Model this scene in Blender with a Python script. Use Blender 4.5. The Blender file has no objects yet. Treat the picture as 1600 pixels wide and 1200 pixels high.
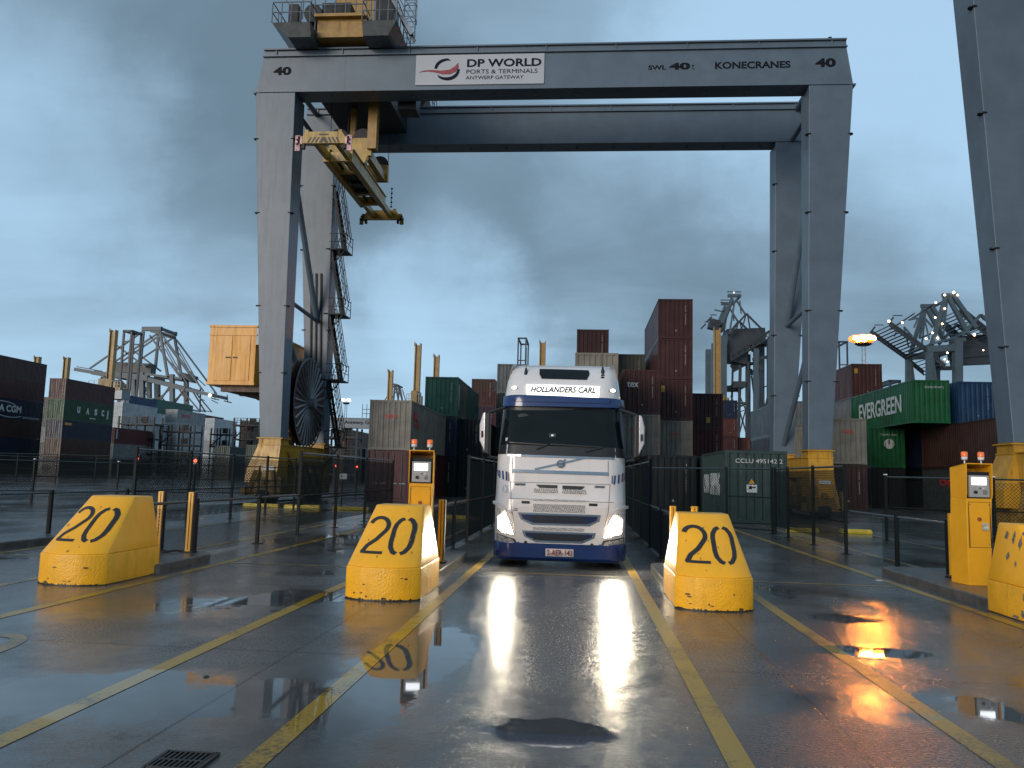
import bpy, bmesh, math, random
from mathutils import Vector, Matrix
random.seed(7)
R = math.radians
S = bpy.context.scene
COL = S.collection

# ------------------------------------------------------------------ camera
CAM_H, YAW, PITCH, ROLL, FPX = 1.65, R(4.85), R(6.43), R(1.5), 1270.0
c_f = Vector((-math.sin(YAW)*math.cos(PITCH), math.cos(YAW)*math.cos(PITCH), math.sin(PITCH)))
_r = Vector((math.cos(YAW), math.sin(YAW), 0)); _u = _r.cross(c_f)
c_r = _r*math.cos(ROLL)+_u*math.sin(ROLL); c_u = -_r*math.sin(ROLL)+_u*math.cos(ROLL)
cam_d = bpy.data.cameras.new("camera"); cam = bpy.data.objects.new("camera", cam_d); COL.objects.link(cam)
cam.matrix_world = Matrix(((c_r.x, c_u.x, -c_f.x, 0), (c_r.y, c_u.y, -c_f.y, 0), (c_r.z, c_u.z, -c_f.z, CAM_H), (0, 0, 0, 1)))
cam_d.sensor_width = 36; cam_d.lens = 36*FPX/1600; cam_d.clip_end = 3000; cam_d.clip_start = 0.1
S.camera = cam

# ------------------------------------------------------------------ sky and sun
def N(nt, t, **kw):
    n = nt.nodes.new(t)
    for k, v in kw.items():
        if k.startswith('i_'):
            n.inputs[k[2:].replace('_', ' ')].default_value = v
        else: setattr(n, k, v)
    return n
def L(nt, a, b): nt.links.new(a, b)
def math_n(nt, op, a, b=None, c=None, clamp=False):
    n = nt.nodes.new('ShaderNodeMath'); n.operation = op; n.use_clamp = clamp
    for i, v in enumerate((a, b, c)):
        if v is None: continue
        if isinstance(v, (int, float)): n.inputs[i].default_value = v
        else: nt.links.new(v, n.inputs[i])
    return n.outputs[0]
def vmath(nt, op, a, b=None):
    n = nt.nodes.new('ShaderNodeVectorMath'); n.operation = op
    for i, v in enumerate((a, b)):
        if v is None: continue
        if isinstance(v, tuple): n.inputs[i].default_value = v
        else: nt.links.new(v, n.inputs[i])
    return n.outputs['Value'] if op in ('DOT_PRODUCT', 'LENGTH') else n.outputs[0]
def smooth(nt, v, a, b, lo=0.0, hi=1.0):
    n = nt.nodes.new('ShaderNodeMapRange'); n.interpolation_type = 'SMOOTHSTEP'
    nt.links.new(v, n.inputs[0])
    for i, x in enumerate((a, b, lo, hi)): n.inputs[i+1].default_value = x
    return n.outputs[0]
def mixc(nt, f, a, b, mode='MIX'):
    n = nt.nodes.new('ShaderNodeMix'); n.data_type = 'RGBA'; n.blend_type = mode
    for i, v in ((0, f), (6, a), (7, b)):
        if isinstance(v, (int, float)): n.inputs[i].default_value = v
        elif isinstance(v, tuple): n.inputs[i].default_value = (v[0], v[1], v[2], 1)
        else: nt.links.new(v, n.inputs[i])
    return n.outputs[2]

SUN_EL, SUN_AZ = R(13), R(211)       # azimuth clockwise from +Y : behind the camera, a little left
world = bpy.data.worlds.new("World"); S.world = world; world.use_nodes = True
nt = world.node_tree; nt.nodes.clear()
sky = N(nt, 'ShaderNodeTexSky', sky_type='NISHITA', sun_disc=False, sun_elevation=SUN_EL, sun_rotation=SUN_AZ)
sky.air_density = 1.0; sky.dust_density = 0.6; sky.ozone_density = 3.0
tc = N(nt, 'ShaderNodeTexCoord')
sep = N(nt, 'ShaderNodeSeparateXYZ'); L(nt, tc.outputs['Generated'], sep.inputs[0])
zz = math_n(nt, 'MAXIMUM', sep.outputs[2], 0.0)
den = math_n(nt, 'ADD', zz, 0.2)
comb = N(nt, 'ShaderNodeCombineXYZ')
L(nt, math_n(nt, 'DIVIDE', sep.outputs[0], den), comb.inputs[0]); L(nt, math_n(nt, 'DIVIDE', sep.outputs[1], den), comb.inputs[1])
mpw = N(nt, 'ShaderNodeMapping'); mpw.inputs['Scale'].default_value = (0.5, 1.0, 1); mpw.inputs['Rotation'].default_value = (0, 0, R(-12)); L(nt, comb.outputs[0], mpw.inputs[0])
n1 = N(nt, 'ShaderNodeTexNoise', i_Scale=0.9, i_Detail=7.0, i_Roughness=0.52, i_Distortion=0.5); L(nt, mpw.outputs[0], n1.inputs['Vector'])
n2 = N(nt, 'ShaderNodeTexNoise', i_Scale=2.6, i_Detail=7.0, i_Roughness=0.55, i_Distortion=0.6); L(nt, mpw.outputs[0], n2.inputs['Vector'])
warp = N(nt, 'ShaderNodeTexNoise', i_Scale=4.0, i_Detail=6.0, i_Roughness=0.6); L(nt, tc.outputs['Generated'], warp.inputs['Vector'])
wdir = vmath(nt, 'NORMALIZE', vmath(nt, 'ADD', tc.outputs['Generated'], vmath(nt, 'MULTIPLY', vmath(nt, 'SUBTRACT', warp.outputs['Color'], (.5, .5, .5)), (.30, .30, .12))))
def skyblob(px, py, r0, r1):
    d = (c_f*FPX + c_r*(px-800) + c_u*(600-py)).normalized()
    return smooth(nt, vmath(nt, 'DOT_PRODUCT', wdir, tuple(d)), math.cos(R(r0)), math.cos(R(r1)))
cl = math_n(nt, 'ADD', math_n(nt, 'MULTIPLY', n1.outputs[0], 0.62), math_n(nt, 'MULTIPLY', n2.outputs[0], 0.30))
dark = None
for px, py, r0, r1, w in [(130, 20, 26, 2, .20), (420, 260, 16, 1, .12), (960, 430, 14, 1, .15), (700, 350, 13, 1, .10), (1200, 430, 14, 1, .17), (1450, 440, 12, 1, .12), (700, 20, 16, 1, .07),
                          (1440, 0, 20, 1, -.30), (0, 250, 12, 1, -.18), (120, 440, 18, 1, -.17), (720, 490, 8, 1, -.17), (620, 560, 12, 1, -.15), (1050, 250, 10, 1, -.10), (1250, 620, 10, 1, -.15)]:
    t = math_n(nt, 'MULTIPLY', skyblob(px, py, r0, r1), w)
    dark = t if dark is None else math_n(nt, 'ADD', dark, t)
cl = math_n(nt, 'ADD', cl, dark)
cf = smooth(nt, cl, 0.18, 0.78)
tint = mixc(nt, cf, (1.12, 1.12, 1.05), (0.5, 0.5, 0.5))
mul = mixc(nt, 1.0, vmath(nt, 'MINIMUM', sky.outputs[0], (5.0, 6.0, 8.0)), tint, 'MULTIPLY')
# the overcast layer itself: cool grey-blue, thick to thin
lay = mixc(nt, cf, (4.7, 7.1, 9.4), (1.75, 2.65, 3.45))
skycol = mixc(nt, 0.85, mul, lay)
bg = N(nt, 'ShaderNodeBackground', i_Strength=0.1); L(nt, skycol, bg.inputs[0])
out = N(nt, 'ShaderNodeOutputWorld'); L(nt, bg.outputs[0], out.inputs[0])

sun_d = bpy.data.lights.new("sun", 'SUN'); sun_d.energy = 2.15; sun_d.angle = R(28); sun_d.color = (1.0, 0.88, 0.76)
sun = bpy.data.objects.new("sun", sun_d); COL.objects.link(sun)
sdir = Vector((math.sin(SUN_AZ)*math.cos(SUN_EL), math.cos(SUN_AZ)*math.cos(SUN_EL), math.sin(SUN_EL)))
sun.rotation_euler = sdir.to_track_quat('Z', 'Y').to_euler()
S.view_settings.view_transform = 'Standard'; S.view_settings.look = 'None'; S.view_settings.exposure = 0.0; S.view_settings.gamma = 1.0
S.render.engine = 'CYCLES'
S.cycles.use_denoising = True; S.cycles.max_bounces = 6; S.cycles.glossy_bounces = 4; S.cycles.sample_clamp_indirect = 12.0

# ------------------------------------------------------------------ pixel of the 1600x1200 photograph -> point of the place at depth y / height z
def ray(px, py): return c_f*FPX + c_r*(px-800) + c_u*(600-py)
def at(px, py, y):
    d = ray(px, py); return d*(y/d.y) + Vector((0, 0, CAM_H))
def ground_at(px, py, z=0.0):
    d = ray(px, py); return d*((z-CAM_H)/d.z) + Vector((0, 0, CAM_H))

# ------------------------------------------------------------------ materials
MATS = {}
def mat(name, col, rough=0.5, metal=0.0, var=0.12, scale=3.0, bump=0.0, bscale=60.0, streak=0.0, dirt=(0.03, 0.026, 0.022), emit=None, estr=0.0, coat=0.0, spec=0.5):
    if name in MATS: return MATS[name]
    m = bpy.data.materials.new(name); m.use_nodes = True; t = m.node_tree
    b = t.nodes['Principled BSDF']
    b.inputs['Roughness'].default_value = rough; b.inputs['Metallic'].default_value = metal
    b.inputs['Specular IOR Level'].default_value = spec
    if coat: b.inputs['Coat Weight'].default_value = coat; b.inputs['Coat Roughness'].default_value = 0.08
    co = N(t, 'ShaderNodeTexCoord').outputs['Object']
    no = N(t, 'ShaderNodeTexNoise', i_Scale=scale, i_Detail=6.0, i_Roughness=0.6); L(t, co, no.inputs['Vector'])
    dark_c = tuple(c*(1-var*1.6) for c in col[:3]); light_c = tuple(min(1, c*(1+var*0.9)) for c in col[:3])
    c = mixc(t, smooth(t, no.outputs[0], 0.3, 0.7), dark_c, light_c)
    if streak > 0:     # rain streaks and grime running down
        mp = N(t, 'ShaderNodeMapping'); mp.inputs['Scale'].default_value = (5.0, 5.0, 0.35); L(t, co, mp.inputs[0])
        n3 = N(t, 'ShaderNodeTexNoise', i_Scale=1.3, i_Detail=7.0, i_Roughness=0.65); L(t, mp.outputs[0], n3.inputs['Vector'])
        c = mixc(t, smooth(t, n3.outputs[0], 0.52, 0.75, 0, streak), c, dirt)
        L(t, smooth(t, n3.outputs[0], 0.4, 0.7, rough*(1-.3*min(1, streak*3)), min(1, rough*(1+.3*min(1, streak*3)))), b.inputs['Roughness'])
    L(t, c, b.inputs['Base Color'])
    if bump > 0:
        nb = N(t, 'ShaderNodeTexNoise', i_Scale=bscale, i_Detail=4.0); L(t, co, nb.inputs['Vector'])
        bp = N(t, 'ShaderNodeBump', i_Strength=bump, i_Distance=0.01); L(t, nb.outputs[0], bp.inputs['Height']); L(t, bp.outputs[0], b.inputs['Normal'])
    if emit: b.inputs['Emission Color'].default_value = (*emit, 1); b.inputs['Emission Strength'].default_value = estr
    MATS[name] = m; return m

def puddle_nodes(t):
    """wetness of the yard from world position: returns (puddle mask, medium noise, position)"""
    pos = N(t, 'ShaderNodeNewGeometry').outputs['Position']
    mp = N(t, 'ShaderNodeMapping'); mp.inputs['Scale'].default_value = (1, 0.6, 1); L(t, pos, mp.inputs[0])
    a = N(t, 'ShaderNodeTexNoise', i_Scale=0.42, i_Detail=6.0, i_Roughness=0.55, i_Distortion=0.4); L(t, mp.outputs[0], a.inputs['Vector'])
    b = N(t, 'ShaderNodeTexNoise', i_Scale=5.0, i_Detail=5.0, i_Roughness=0.6); L(t, pos, b.inputs['Vector'])
    h = math_n(t, 'ADD', math_n(t, 'MULTIPLY', a.outputs[0], 1.0), math_n(t, 'MULTIPLY', b.outputs[0], 0.30))
    h = math_n(t, 'SUBTRACT', h, 0.19)
    for cx, cy, rx, ry, w in [(-2.9, 5.9, 1.9, 1.1, .34), (-1.5, 7.2, .72, 3.2, .3), (-4.6, 9.6, 1.4, 1.4, .2), (-3.7, 10.6, .8, .9, .3), (2.9, 8.6, .8, .35, .28), (3.4, 10.6, .9, .6, .12), (2.6, 6.6, 1.5, .9, .26),
                              (-.2, 5.5, .6, .42, .22), (4.6, 7.4, 1.4, .8, .2), (-5.5, 19, 2.5, 4, .2), (-.2, 8.5, .5, 2.5, -.22), (.5, 11.5, .9, 2.5, -.2), (-2.6, 7.9, .5, .5, -.3),
                              (-3.2, 7.4, .8, .8, -.25), (1.6, 5.0, .6, .8, -.3), (3.7, 11.8, .6, 1.2, -.2), (-4.2, 12.2, .9, .8, -.25)]:
        v = vmath(t, 'MULTIPLY', vmath(t, 'SUBTRACT', pos, (cx, cy, 0)), (1/rx, 1/ry, 0))
        h = math_n(t, 'ADD', h, smooth(t, vmath(t, 'LENGTH', v), 1.0, 0.3, 0, w))
    return h, b.outputs[0], pos

def ground_material():
    m = bpy.data.materials.new("wet_concrete"); m.use_nodes = True; t = m.node_tree; b = t.nodes['Principled BSDF']
    h, med, pos = puddle_nodes(t)
    pud = smooth(t, h, 0.56, 0.64)
    wet = smooth(t, h, 0.36, 0.58)
    fine = N(t, 'ShaderNodeTexNoise', i_Scale=38.0, i_Detail=5.0, i_Roughness=0.7); L(t, pos, fine.inputs['Vector'])
    mp = N(t, 'ShaderNodeMapping'); mp.inputs['Scale'].default_value = (4.0, 55.0, 1); L(t, pos, mp.inputs[0])
    brush = N(t, 'ShaderNodeTexNoise', i_Scale=1.0, i_Detail=3.0); L(t, mp.outputs[0], brush.inputs['Vector'])
    big = N(t, 'ShaderNodeTexNoise', i_Scale=0.9, i_Detail=8.0, i_Roughness=0.65); L(t, pos, big.inputs['Vector'])
    c = mixc(t, smooth(t, big.outputs[0], .3, .7), (0.058, 0.056, 0.055), (0.108, 0.103, 0.098))
    c = mixc(t, smooth(t, fine.outputs[0], .55, .75, 0, .6), c, (0.085, 0.08, 0.075))
    c = mixc(t, smooth(t, fine.outputs[0], .42, .28, 0, .7), c, (0.015, 0.015, 0.014))
    # oil and tyre stains
    st = N(t, 'ShaderNodeTexNoise', i_Scale=1.7, i_Detail=4.0, i_Distortion=1.2); L(t, pos, st.inputs['Vector'])
    c = mixc(t, smooth(t, st.outputs[0], .62, .72, 0, .55), c, (0.012, 0.011, 0.01))
    # slab joints
    sp = N(t, 'ShaderNodeSeparateXYZ'); L(t, pos, sp.inputs[0])
    wob = math_n(t, 'MULTIPLY', math_n(t, 'SUBTRACT', med, 0.5), 0.03)
    def joint(v, period, off):
        f = math_n(t, 'PINGPONG', math_n(t, 'ADD', math_n(t, 'ADD', v, off), wob), period/2)
        return smooth(t, f, 0.016, 0.007)
    j = math_n(t, 'MAXIMUM', joint(sp.outputs[0], 4.35, 2.57), joint(sp.outputs[1], 4.2, 0.95))
    c = mixc(t, math_n(t, 'MULTIPLY', j, .85), c, (0.01, 0.01, 0.01))
    L(t, c, b.inputs['Base Color'])
    r = smooth(t, fine.outputs[0], .3, .7, 0.09, 0.19)
    r = math_n(t, 'MULTIPLY_ADD', math_n(t, 'SUBTRACT', 1.0, wet), 0.10, r)
    r = math_n(t, 'MULTIPLY', r, math_n(t, 'SUBTRACT', 1.0, pud))
    r = math_n(t, 'ADD', r, 0.02)
    L(t, r, b.inputs['Roughness'])
    b.inputs['IOR'].default_value = 1.4
    hh = math_n(t, 'ADD', math_n(t, 'MULTIPLY', fine.outputs[0], 1.0), math_n(t, 'MULTIPLY', brush.outputs[0], 0.35))
    grit = N(t, 'ShaderNodeTexNoise', i_Scale=95.0, i_Detail=2.0); L(t, pos, grit.inputs['Vector'])
    hh = math_n(t, 'ADD', hh, smooth(t, grit.outputs[0], .6, .78, 0, 1.1))
    hh = math_n(t, 'SUBTRACT', hh, math_n(t, 'MULTIPLY', j, 0.8))
    bp = N(t, 'ShaderNodeBump', i_Distance=0.006); L(t, hh, bp.inputs['Height'])
    L(t, math_n(t, 'MULTIPLY_ADD', math_n(t, 'SUBTRACT', 1.0, pud), math_n(t, 'MULTIPLY', smooth(t, sp.outputs[1], 15, 32, .46, .06), smooth(t, h, .38, .54, 1.0, .36)), 0.004), bp.inputs['Strength'])
    L(t, bp.outputs[0], b.inputs['Normal'])
    return m
def line_material(name, col, wear):
    m = bpy.data.materials.new(name); m.use_nodes = True; t = m.node_tree; b = t.nodes['Principled BSDF']
    h, med, pos = puddle_nodes(t); pud = smooth(t, h, 0.56, 0.64)
    fine = N(t, 'ShaderNodeTexNoise', i_Scale=30.0, i_Detail=5.0, i_Roughness=0.7); L(t, pos, fine.inputs['Vector'])
    big = N(t, 'ShaderNodeTexNoise', i_Scale=1.4, i_Detail=5.0, i_Roughness=0.6); L(t, pos, big.inputs['Vector'])
    w = math_n(t, 'ADD', math_n(t, 'MULTIPLY', fine.outputs[0], .5), math_n(t, 'MULTIPLY', big.outputs[0], .6))
    c = mixc(t, smooth(t, w, wear, wear+.16), col, (0.05, 0.046, 0.04))
    L(t, c, b.inputs['Base Color'])
    L(t, math_n(t, 'MULTIPLY_ADD', math_n(t, 'SUBTRACT', 1.0, pud), 0.3, 0.02), b.inputs['Roughness']); b.inputs['IOR'].default_value = 1.36
    bp = N(t, 'ShaderNodeBump', i_Distance=0.0025); L(t, fine.outputs[0], bp.inputs['Height'])
    L(t, math_n(t, 'MULTIPLY_ADD', math_n(t, 'SUBTRACT', 1.0, pud), 0.5, 0.003), bp.inputs['Strength']); L(t, bp.outputs[0], b.inputs['Normal'])
    return m

M_GROUND = ground_material()
M_LINE = line_material("yellow_road_paint", (0.36, 0.215, 0.03), 0.53)
M_LINE_WORN = line_material("worn_road_paint", (0.30, 0.19, 0.05), 0.50)
GREY = mat("crane_grey_paint", (0.084, 0.117, 0.152), 0.42, var=.08, scale=.9, streak=.05, dirt=(.06, .065, .075))
YEL = mat("crane_yellow_paint", (0.45, 0.235, 0.016), 0.45, var=.16, scale=1.2, streak=.7, dirt=(.06, .04, .02))
YEL_DK = mat("dirty_yellow_steel", (0.22, 0.13, 0.025), 0.5, var=.2, scale=1.5, streak=.6, dirt=(.04, .032, .02))
ORANGE = mat("orange_sheet_steel", (0.62, 0.275, 0.016), 0.45, var=.07, scale=.8, streak=.2, dirt=(.2, .08, .02))
DARK = mat("dark_steel", (0.014, 0.015, 0.017), 0.5, var=.2, spec=.3)
GALV = mat("galvanised_steel", (0.16, 0.18, 0.2), 0.45, metal=.5, var=.15)
BLACK = mat("black_rubber", (0.012, 0.012, 0.013), 0.65, var=.2, scale=8)
LETTER = mat("black_lettering", (0.005, 0.006, 0.010), 0.7, var=.1, spec=.15)
WHITE = mat("white_panel", (0.62, 0.64, 0.66), 0.4, var=.03, scale=2)
WHITE_L = mat("white_lettering", (0.5, 0.52, 0.52), 0.5, var=.15, scale=4)
RED_L = mat("red_lettering", (0.5, 0.03, 0.03), 0.5, var=.15, scale=4)
KERB = mat("wet_kerb_concrete", (0.085, 0.08, 0.074), 0.28, var=.3, scale=5, bump=.5, bscale=60, spec=.5)
FENCE = mat("dark_green_fence_paint", (0.006, 0.009, 0.009), 0.6, var=.15, spec=.2)

# ------------------------------------------------------------------ mesh helper
class MB:
    def __init__(s): s.v = []; s.f = []; s.m = []
    def add(s, vs, fs, m=0):
        o = len(s.v); s.v += [tuple(v) for v in vs]; s.f += [tuple(i+o for i in f) for f in fs]; s.m += [m]*len(fs)
    def box(s, x0, x1, y0, y1, z0, z1, m=0):
        s.add([(x0, y0, z0), (x1, y0, z0), (x1, y1, z0), (x0, y1, z0), (x0, y0, z1), (x1, y0, z1), (x1, y1, z1), (x0, y1, z1)],
              [(0, 3, 2, 1), (4, 5, 6, 7), (0, 1, 5, 4), (1, 2, 6, 5), (2, 3, 7, 6), (3, 0, 4, 7)], m); return s
    def bar(s, p, q, w, h=None, up=(0, 0, 1), m=0):
        p, q = Vector(p), Vector(q); h = h or w; d = (q-p).normalized(); u = Vector(up)
        if abs(d.dot(u)) > .98: u = Vector((0, 1, 0))
        a = d.cross(u).normalized()*w/2; b = a.cross(d).normalized()*h/2
        s.add([p-a-b, p+a-b, p+a+b, p-a+b, q-a-b, q+a-b, q+a+b, q-a+b],
              [(0, 3, 2, 1), (4, 5, 6, 7), (0, 1, 5, 4), (1, 2, 6, 5), (2, 3, 7, 6), (3, 0, 4, 7)], m); return s
    def tube(s, p, q, r, n=8, r2=None, m=0, cap=True):
        p, q = Vector(p), Vector(q); d = (q-p).normalized(); u = Vector((0, 0, 1)) if abs(d.z) < .95 else Vector((1, 0, 0))
        a = d.cross(u).normalized(); b = a.cross(d); r2 = r if r2 is None else r2
        vs = [p+(a*math.cos(t)+b*math.sin(t))*r for t in [2*math.pi*i/n for i in range(n)]] + [q+(a*math.cos(t)+b*math.sin(t))*r2 for t in [2*math.pi*i/n for i in range(n)]]
        fs = [(i, i+n, (i+1) % n+n, (i+1) % n) for i in range(n)]
        if cap: fs += [tuple(range(n)), tuple(range(2*n-1, n-1, -1))]
        s.add(vs, fs, m); return s
    def path(s, pts, r, n=8, m=0):
        for a, b in zip(pts[:-1], pts[1:]): s.tube(a, b, r, n, m=m)
        return s
    def loft(s, rings, cap=True, closed=True, m=0):
        n = len(rings[0]); vs = [p for r in rings for p in r]; fs = []
        for k in range(len(rings)-1):
            for i in range(n if closed else n-1):
                j = (i+1) % n; fs.append((k*n+i, k*n+j, (k+1)*n+j, (k+1)*n+i))
        if cap: fs += [tuple(range(n-1, -1, -1)), tuple(range((len(rings)-1)*n, len(rings)*n))]
        s.add(vs, fs, m); return s
    def prism(s, poly, axis, a, b, m=0):
        f = {'y': lambda p, t: (p[0], t, p[1]), 'x': lambda p, t: (t, p[0], p[1]), 'z': lambda p, t: (p[0], p[1], t)}[axis]
        return s.loft([[f(p, a) for p in poly], [f(p, b) for p in poly]], m=m)
    def lathe(s, prof, c, axis='z', n=20, m=0):
        c = Vector(c); rings = []
        for r, h in prof:
            ring = []
            for i in range(n):
                t = 2*math.pi*i/n; x, y = r*math.cos(t), r*math.sin(t)
                ring.append(c + (Vector((x, y, h)) if axis == 'z' else Vector((h, x, y)) if axis == 'x' else Vector((x, h, y))))
            rings.append(ring)
        return s.loft(rings, m=m)
    def build(s, name, mats, parent=None, bevel=0.0, smooth=False, angle=35):
        off = Vector((0, 0, 0)); p = parent
        while p is not None: off += p.location; p = p.parent
        me = bpy.data.meshes.new(name); me.from_pydata([tuple(Vector(v)-off) for v in s.v], [], s.f); me.update()
        for mm in (mats if isinstance(mats, (list, tuple)) else [mats]): me.materials.append(mm)
        for p_, mi in zip(me.polygons, s.m): p_.material_index = mi; p_.use_smooth = smooth
        bm = bmesh.new(); bm.from_mesh(me); bmesh.ops.recalc_face_normals(bm, faces=bm.faces); bm.to_mesh(me); bm.free()
        o = bpy.data.objects.new(name, me); COL.objects.link(o)
        if parent is not None: o.parent = parent
        if bevel:
            b = o.modifiers.new("bevel", 'BEVEL'); b.width = bevel; b.segments = 2; b.limit_method = 'ANGLE'; b.angle_limit = R(angle); b.harden_normals = False
        return o
def tag(o, label, cat, group=None):
    o['label'] = label; o['category'] = cat
    if group: o['group'] = group
    return o
def struct(o): o['kind'] = 'structure'; return o
def thing(name, label, cat, loc=(0, 0, 0), group=None):
    o = bpy.data.objects.new(name, None); COL.objects.link(o); o.location = loc; o.empty_display_size = .3
    return tag(o, label, cat, group)
def dup(root, loc, label=None, group=None):
    def cp(o, par):
        c = o.copy(); COL.objects.link(c)
        if par is not None: c.parent = par
        for ch in o.children: cp(ch, c)
        return c
    r = cp(root, None); r.location = loc
    if label: r['label'] = label
    if group: r['group'] = group
    return r
def text(body, name, m, parent, o, right, up, width=None, height=None, bold=0.0, shear=0.0, thick=0.01, align='CENTER'):
    """raised lettering; o is the middle of its base line, fitted to width / height"""
    cu = bpy.data.curves.new(name, 'FONT'); cu.body = body; cu.size = 1.0; cu.align_x = align; cu.offset = bold; cu.shear = shear; cu.extrude = 0.5; cu.resolution_u = 3
    tmp = bpy.data.objects.new(name, cu); COL.objects.link(tmp)
    bpy.context.view_layer.update()
    me = bpy.data.meshes.new_from_object(tmp.evaluated_get(bpy.context.evaluated_depsgraph_get()))
    bpy.data.objects.remove(tmp); bpy.data.curves.remove(cu)
    xs = [v.co.x for v in me.vertices]; ys = [v.co.y for v in me.vertices]
    sx = width/(max(xs)-min(xs)) if width else None; sy = height/(max(ys)-min(ys)) if height else None
    sx = sx or sy; sy = sy or sx
    o, right, up = Vector(o), Vector(right).normalized(), Vector(up).normalized(); nrm = right.cross(up)
    off = Vector((0, 0, 0)); p = parent
    while p is not None: off += p.location; p = p.parent
    mx = (max(xs)+min(xs))/2 if align == 'CENTER' else min(xs); my = min(ys)
    for v in me.vertices: v.co = o + right*(v.co.x-mx)*sx + up*(v.co.y-my)*sy + nrm*(v.co.z+.5)*thick - off
    me.materials.clear(); me.materials.append(m)
    ob = bpy.data.objects.new(name, me); COL.objects.link(ob); ob.parent = parent
    return ob
def stroke2d(pts, w):
    """polyline of width w as quads in 2d: list of 4-point polys"""
    out = []; n = len(pts); L_ = []; R_ = []
    for i in range(n):
        a = Vector(pts[max(0, i-1)]); b = Vector(pts[min(n-1, i+1)]); d = (b-a).normalized(); p = Vector((-d.y, d.x))*w/2
        L_.append(Vector(pts[i])+p); R_.append(Vector(pts[i])-p)
    return [(R_[i], R_[i+1], L_[i+1], L_[i]) for i in range(n-1)]

# ================================================================== GROUND
g = MB(); g.add([(-900, -300, 0), (900, -300, 0), (900, 1500, 0), (-900, 1500, 0)], [(0, 1, 2, 3)])
struct(g.build("ground", M_GROUND))
def sheet(name, quads, m, z=0.004):
    b = MB()
    for q in quads: b.add([(p[0], p[1], z) for p in q], [tuple(range(len(q)))])
    return struct(b.build(name, m))
def vline(x, y0, y1, w=.155, m=M_LINE):
    sheet("lane_line", [[(x-w/2, y0), (x+w/2, y0), (x+w/2, y1), (x-w/2, y1)]], m)
LANES = [-1.82, 0.97]
for k in (-2, -1, 0, 1, 2):
    for x, e in ((-1.8+4.37*k, 0), (0.97+4.37*k, 0)):
        vline(x, 1.5, 33, m=M_LINE if abs(k) < 2 else M_LINE_WORN)
    sheet("stop_line", [[(-1.7+4.37*k, 14.05), (.88+4.37*k, 14.05), (.88+4.37*k, 14.15), (-1.7+4.37*k, 14.15)]], M_LINE_WORN)
def arc_strip(cx, cy, rx, ry, a0, a1, w, n=20):
    return [[(cx+(rx+s*w/2)*math.cos(t), cy+(ry+s*w/2)*math.sin(t)) for t, s in ((t0, -1), (t0, 1), (t1, 1), (t1, -1))]
            for t0, t1 in [(R(a0+(a1-a0)*i/n), R(a0+(a1-a0)*(i+1)/n)) for i in range(n)]]
sheet("lane_number", arc_strip(-5.42, 6.85, .34, .75, -130, 215, .16), M_LINE_WORN)
# drain grate
dr = thing("drain_grate", "rectangular slotted iron drain grate set in the wet concrete in front", "drain", (-2.2, 4.62, 0))
b = MB()
for i in range(9): b.box(-2.33+i*.031, -2.318+i*.031, 4.5, 4.74, .002, .014)
b.box(-2.345, -2.05, 4.48, 4.5, .002, .016); b.box(-2.345, -2.05, 4.74, 4.76, .002, .016); b.box(-2.36, -2.338, 4.48, 4.76, .002, .016); b.box(-2.062, -2.04, 4.48, 4.76, .002, .016); b.box(-2.338, -2.062, 4.61, 4.63, .003, .013)
b.build("grate", mat("cast_iron", (.03, .028, .026), .4, metal=.6, var=.3, scale=20), dr)
b = MB(); b.box(-2.35, -2.05, 4.49, 4.75, .0, .005); b.build("sump", mat("sump_black", (.004, .004, .004), .6), dr)
# litter, leaves and bits of grit
for px, py, sx, sy, lab in [(430, 955, .12, .02, "thin dark twig lying on the wet concrete left of the middle bollard"), (322, 1058, .03, .02, "small dark clod of mud on the yellow lane line"), (1375, 907, .10, .06, "crumpled pale scrap of litter by the right kerb")]:
    p = ground_at(px, py); b = MB(); pts = []
    n = 9
    r1 = [(p.x+sx*math.cos(6.283*i/n)*(.6+.4*random.random()), p.y+sy*2*math.sin(6.283*i/n)*(.6+.4*random.random()), .001) for i in range(n)]
    r2 = [(p.x+(q[0]-p.x)*.6, p.y+(q[1]-p.y)*.6, .006+.006*random.random()) for q in r1]
    b.loft([r1, r2])
    pale = 'pale' in lab
    tag(b.build("litter_scrap" if pale else "debris", mat("pale_scrap", (.5, .5, .48), .6) if pale else mat("mud", (.02, .016, .012), .5, var=.3, scale=30)), lab, "litter" if pale else "debris")

# ================================================================== TRAFFIC ISLANDS
def island(x0, x1, y0, y1, lab):
    b = MB(); r = .25; n = 5
    def arc(cx, cy, a0): return [(cx+r*math.cos(a0+math.pi/2*i/n), cy+r*math.sin(a0+math.pi/2*i/n)) for i in range(n+1)]
    def ring(e, z):
        pts = arc(x1-r, y1-r, 0)+arc(x0+r, y1-r, math.pi/2)+arc(x0+r, y0+r, math.pi)+arc(x1-r, y0+r, 1.5*math.pi)
        c = Vector(((x0+x1)/2, (y0+y1)/2)); return [(c.x+(p[0]-c.x)*(1-e), c.y+(p[1]-c.y)*(1-e/4), z) for p in pts]
    b.loft([ring(0, -.02), ring(0, .13), ring(.02, .15)])
    tag(b.build("kerb_island", KERB), lab, "traffic island", "concrete islands between the truck lanes")
island(-11.9, -10.85, 12.0, 17.0, "low concrete kerb island at the left edge behind the leftmost bollard")
island(-7.5, -6.45, 12.1, 14.3, "low concrete kerb island carrying two slim yellow posts behind the left bollard")
island(-3.1, -2.15, 12.0, 16.2, "low concrete kerb island under the kiosk left of the truck")
island(1.3, 2.25, 11.9, 15.2, "low concrete kerb island right of the truck behind its bollard")
island(5.6, 7.0, 11.6, 16.0, "low concrete kerb island under the kiosk at the right edge")

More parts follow.
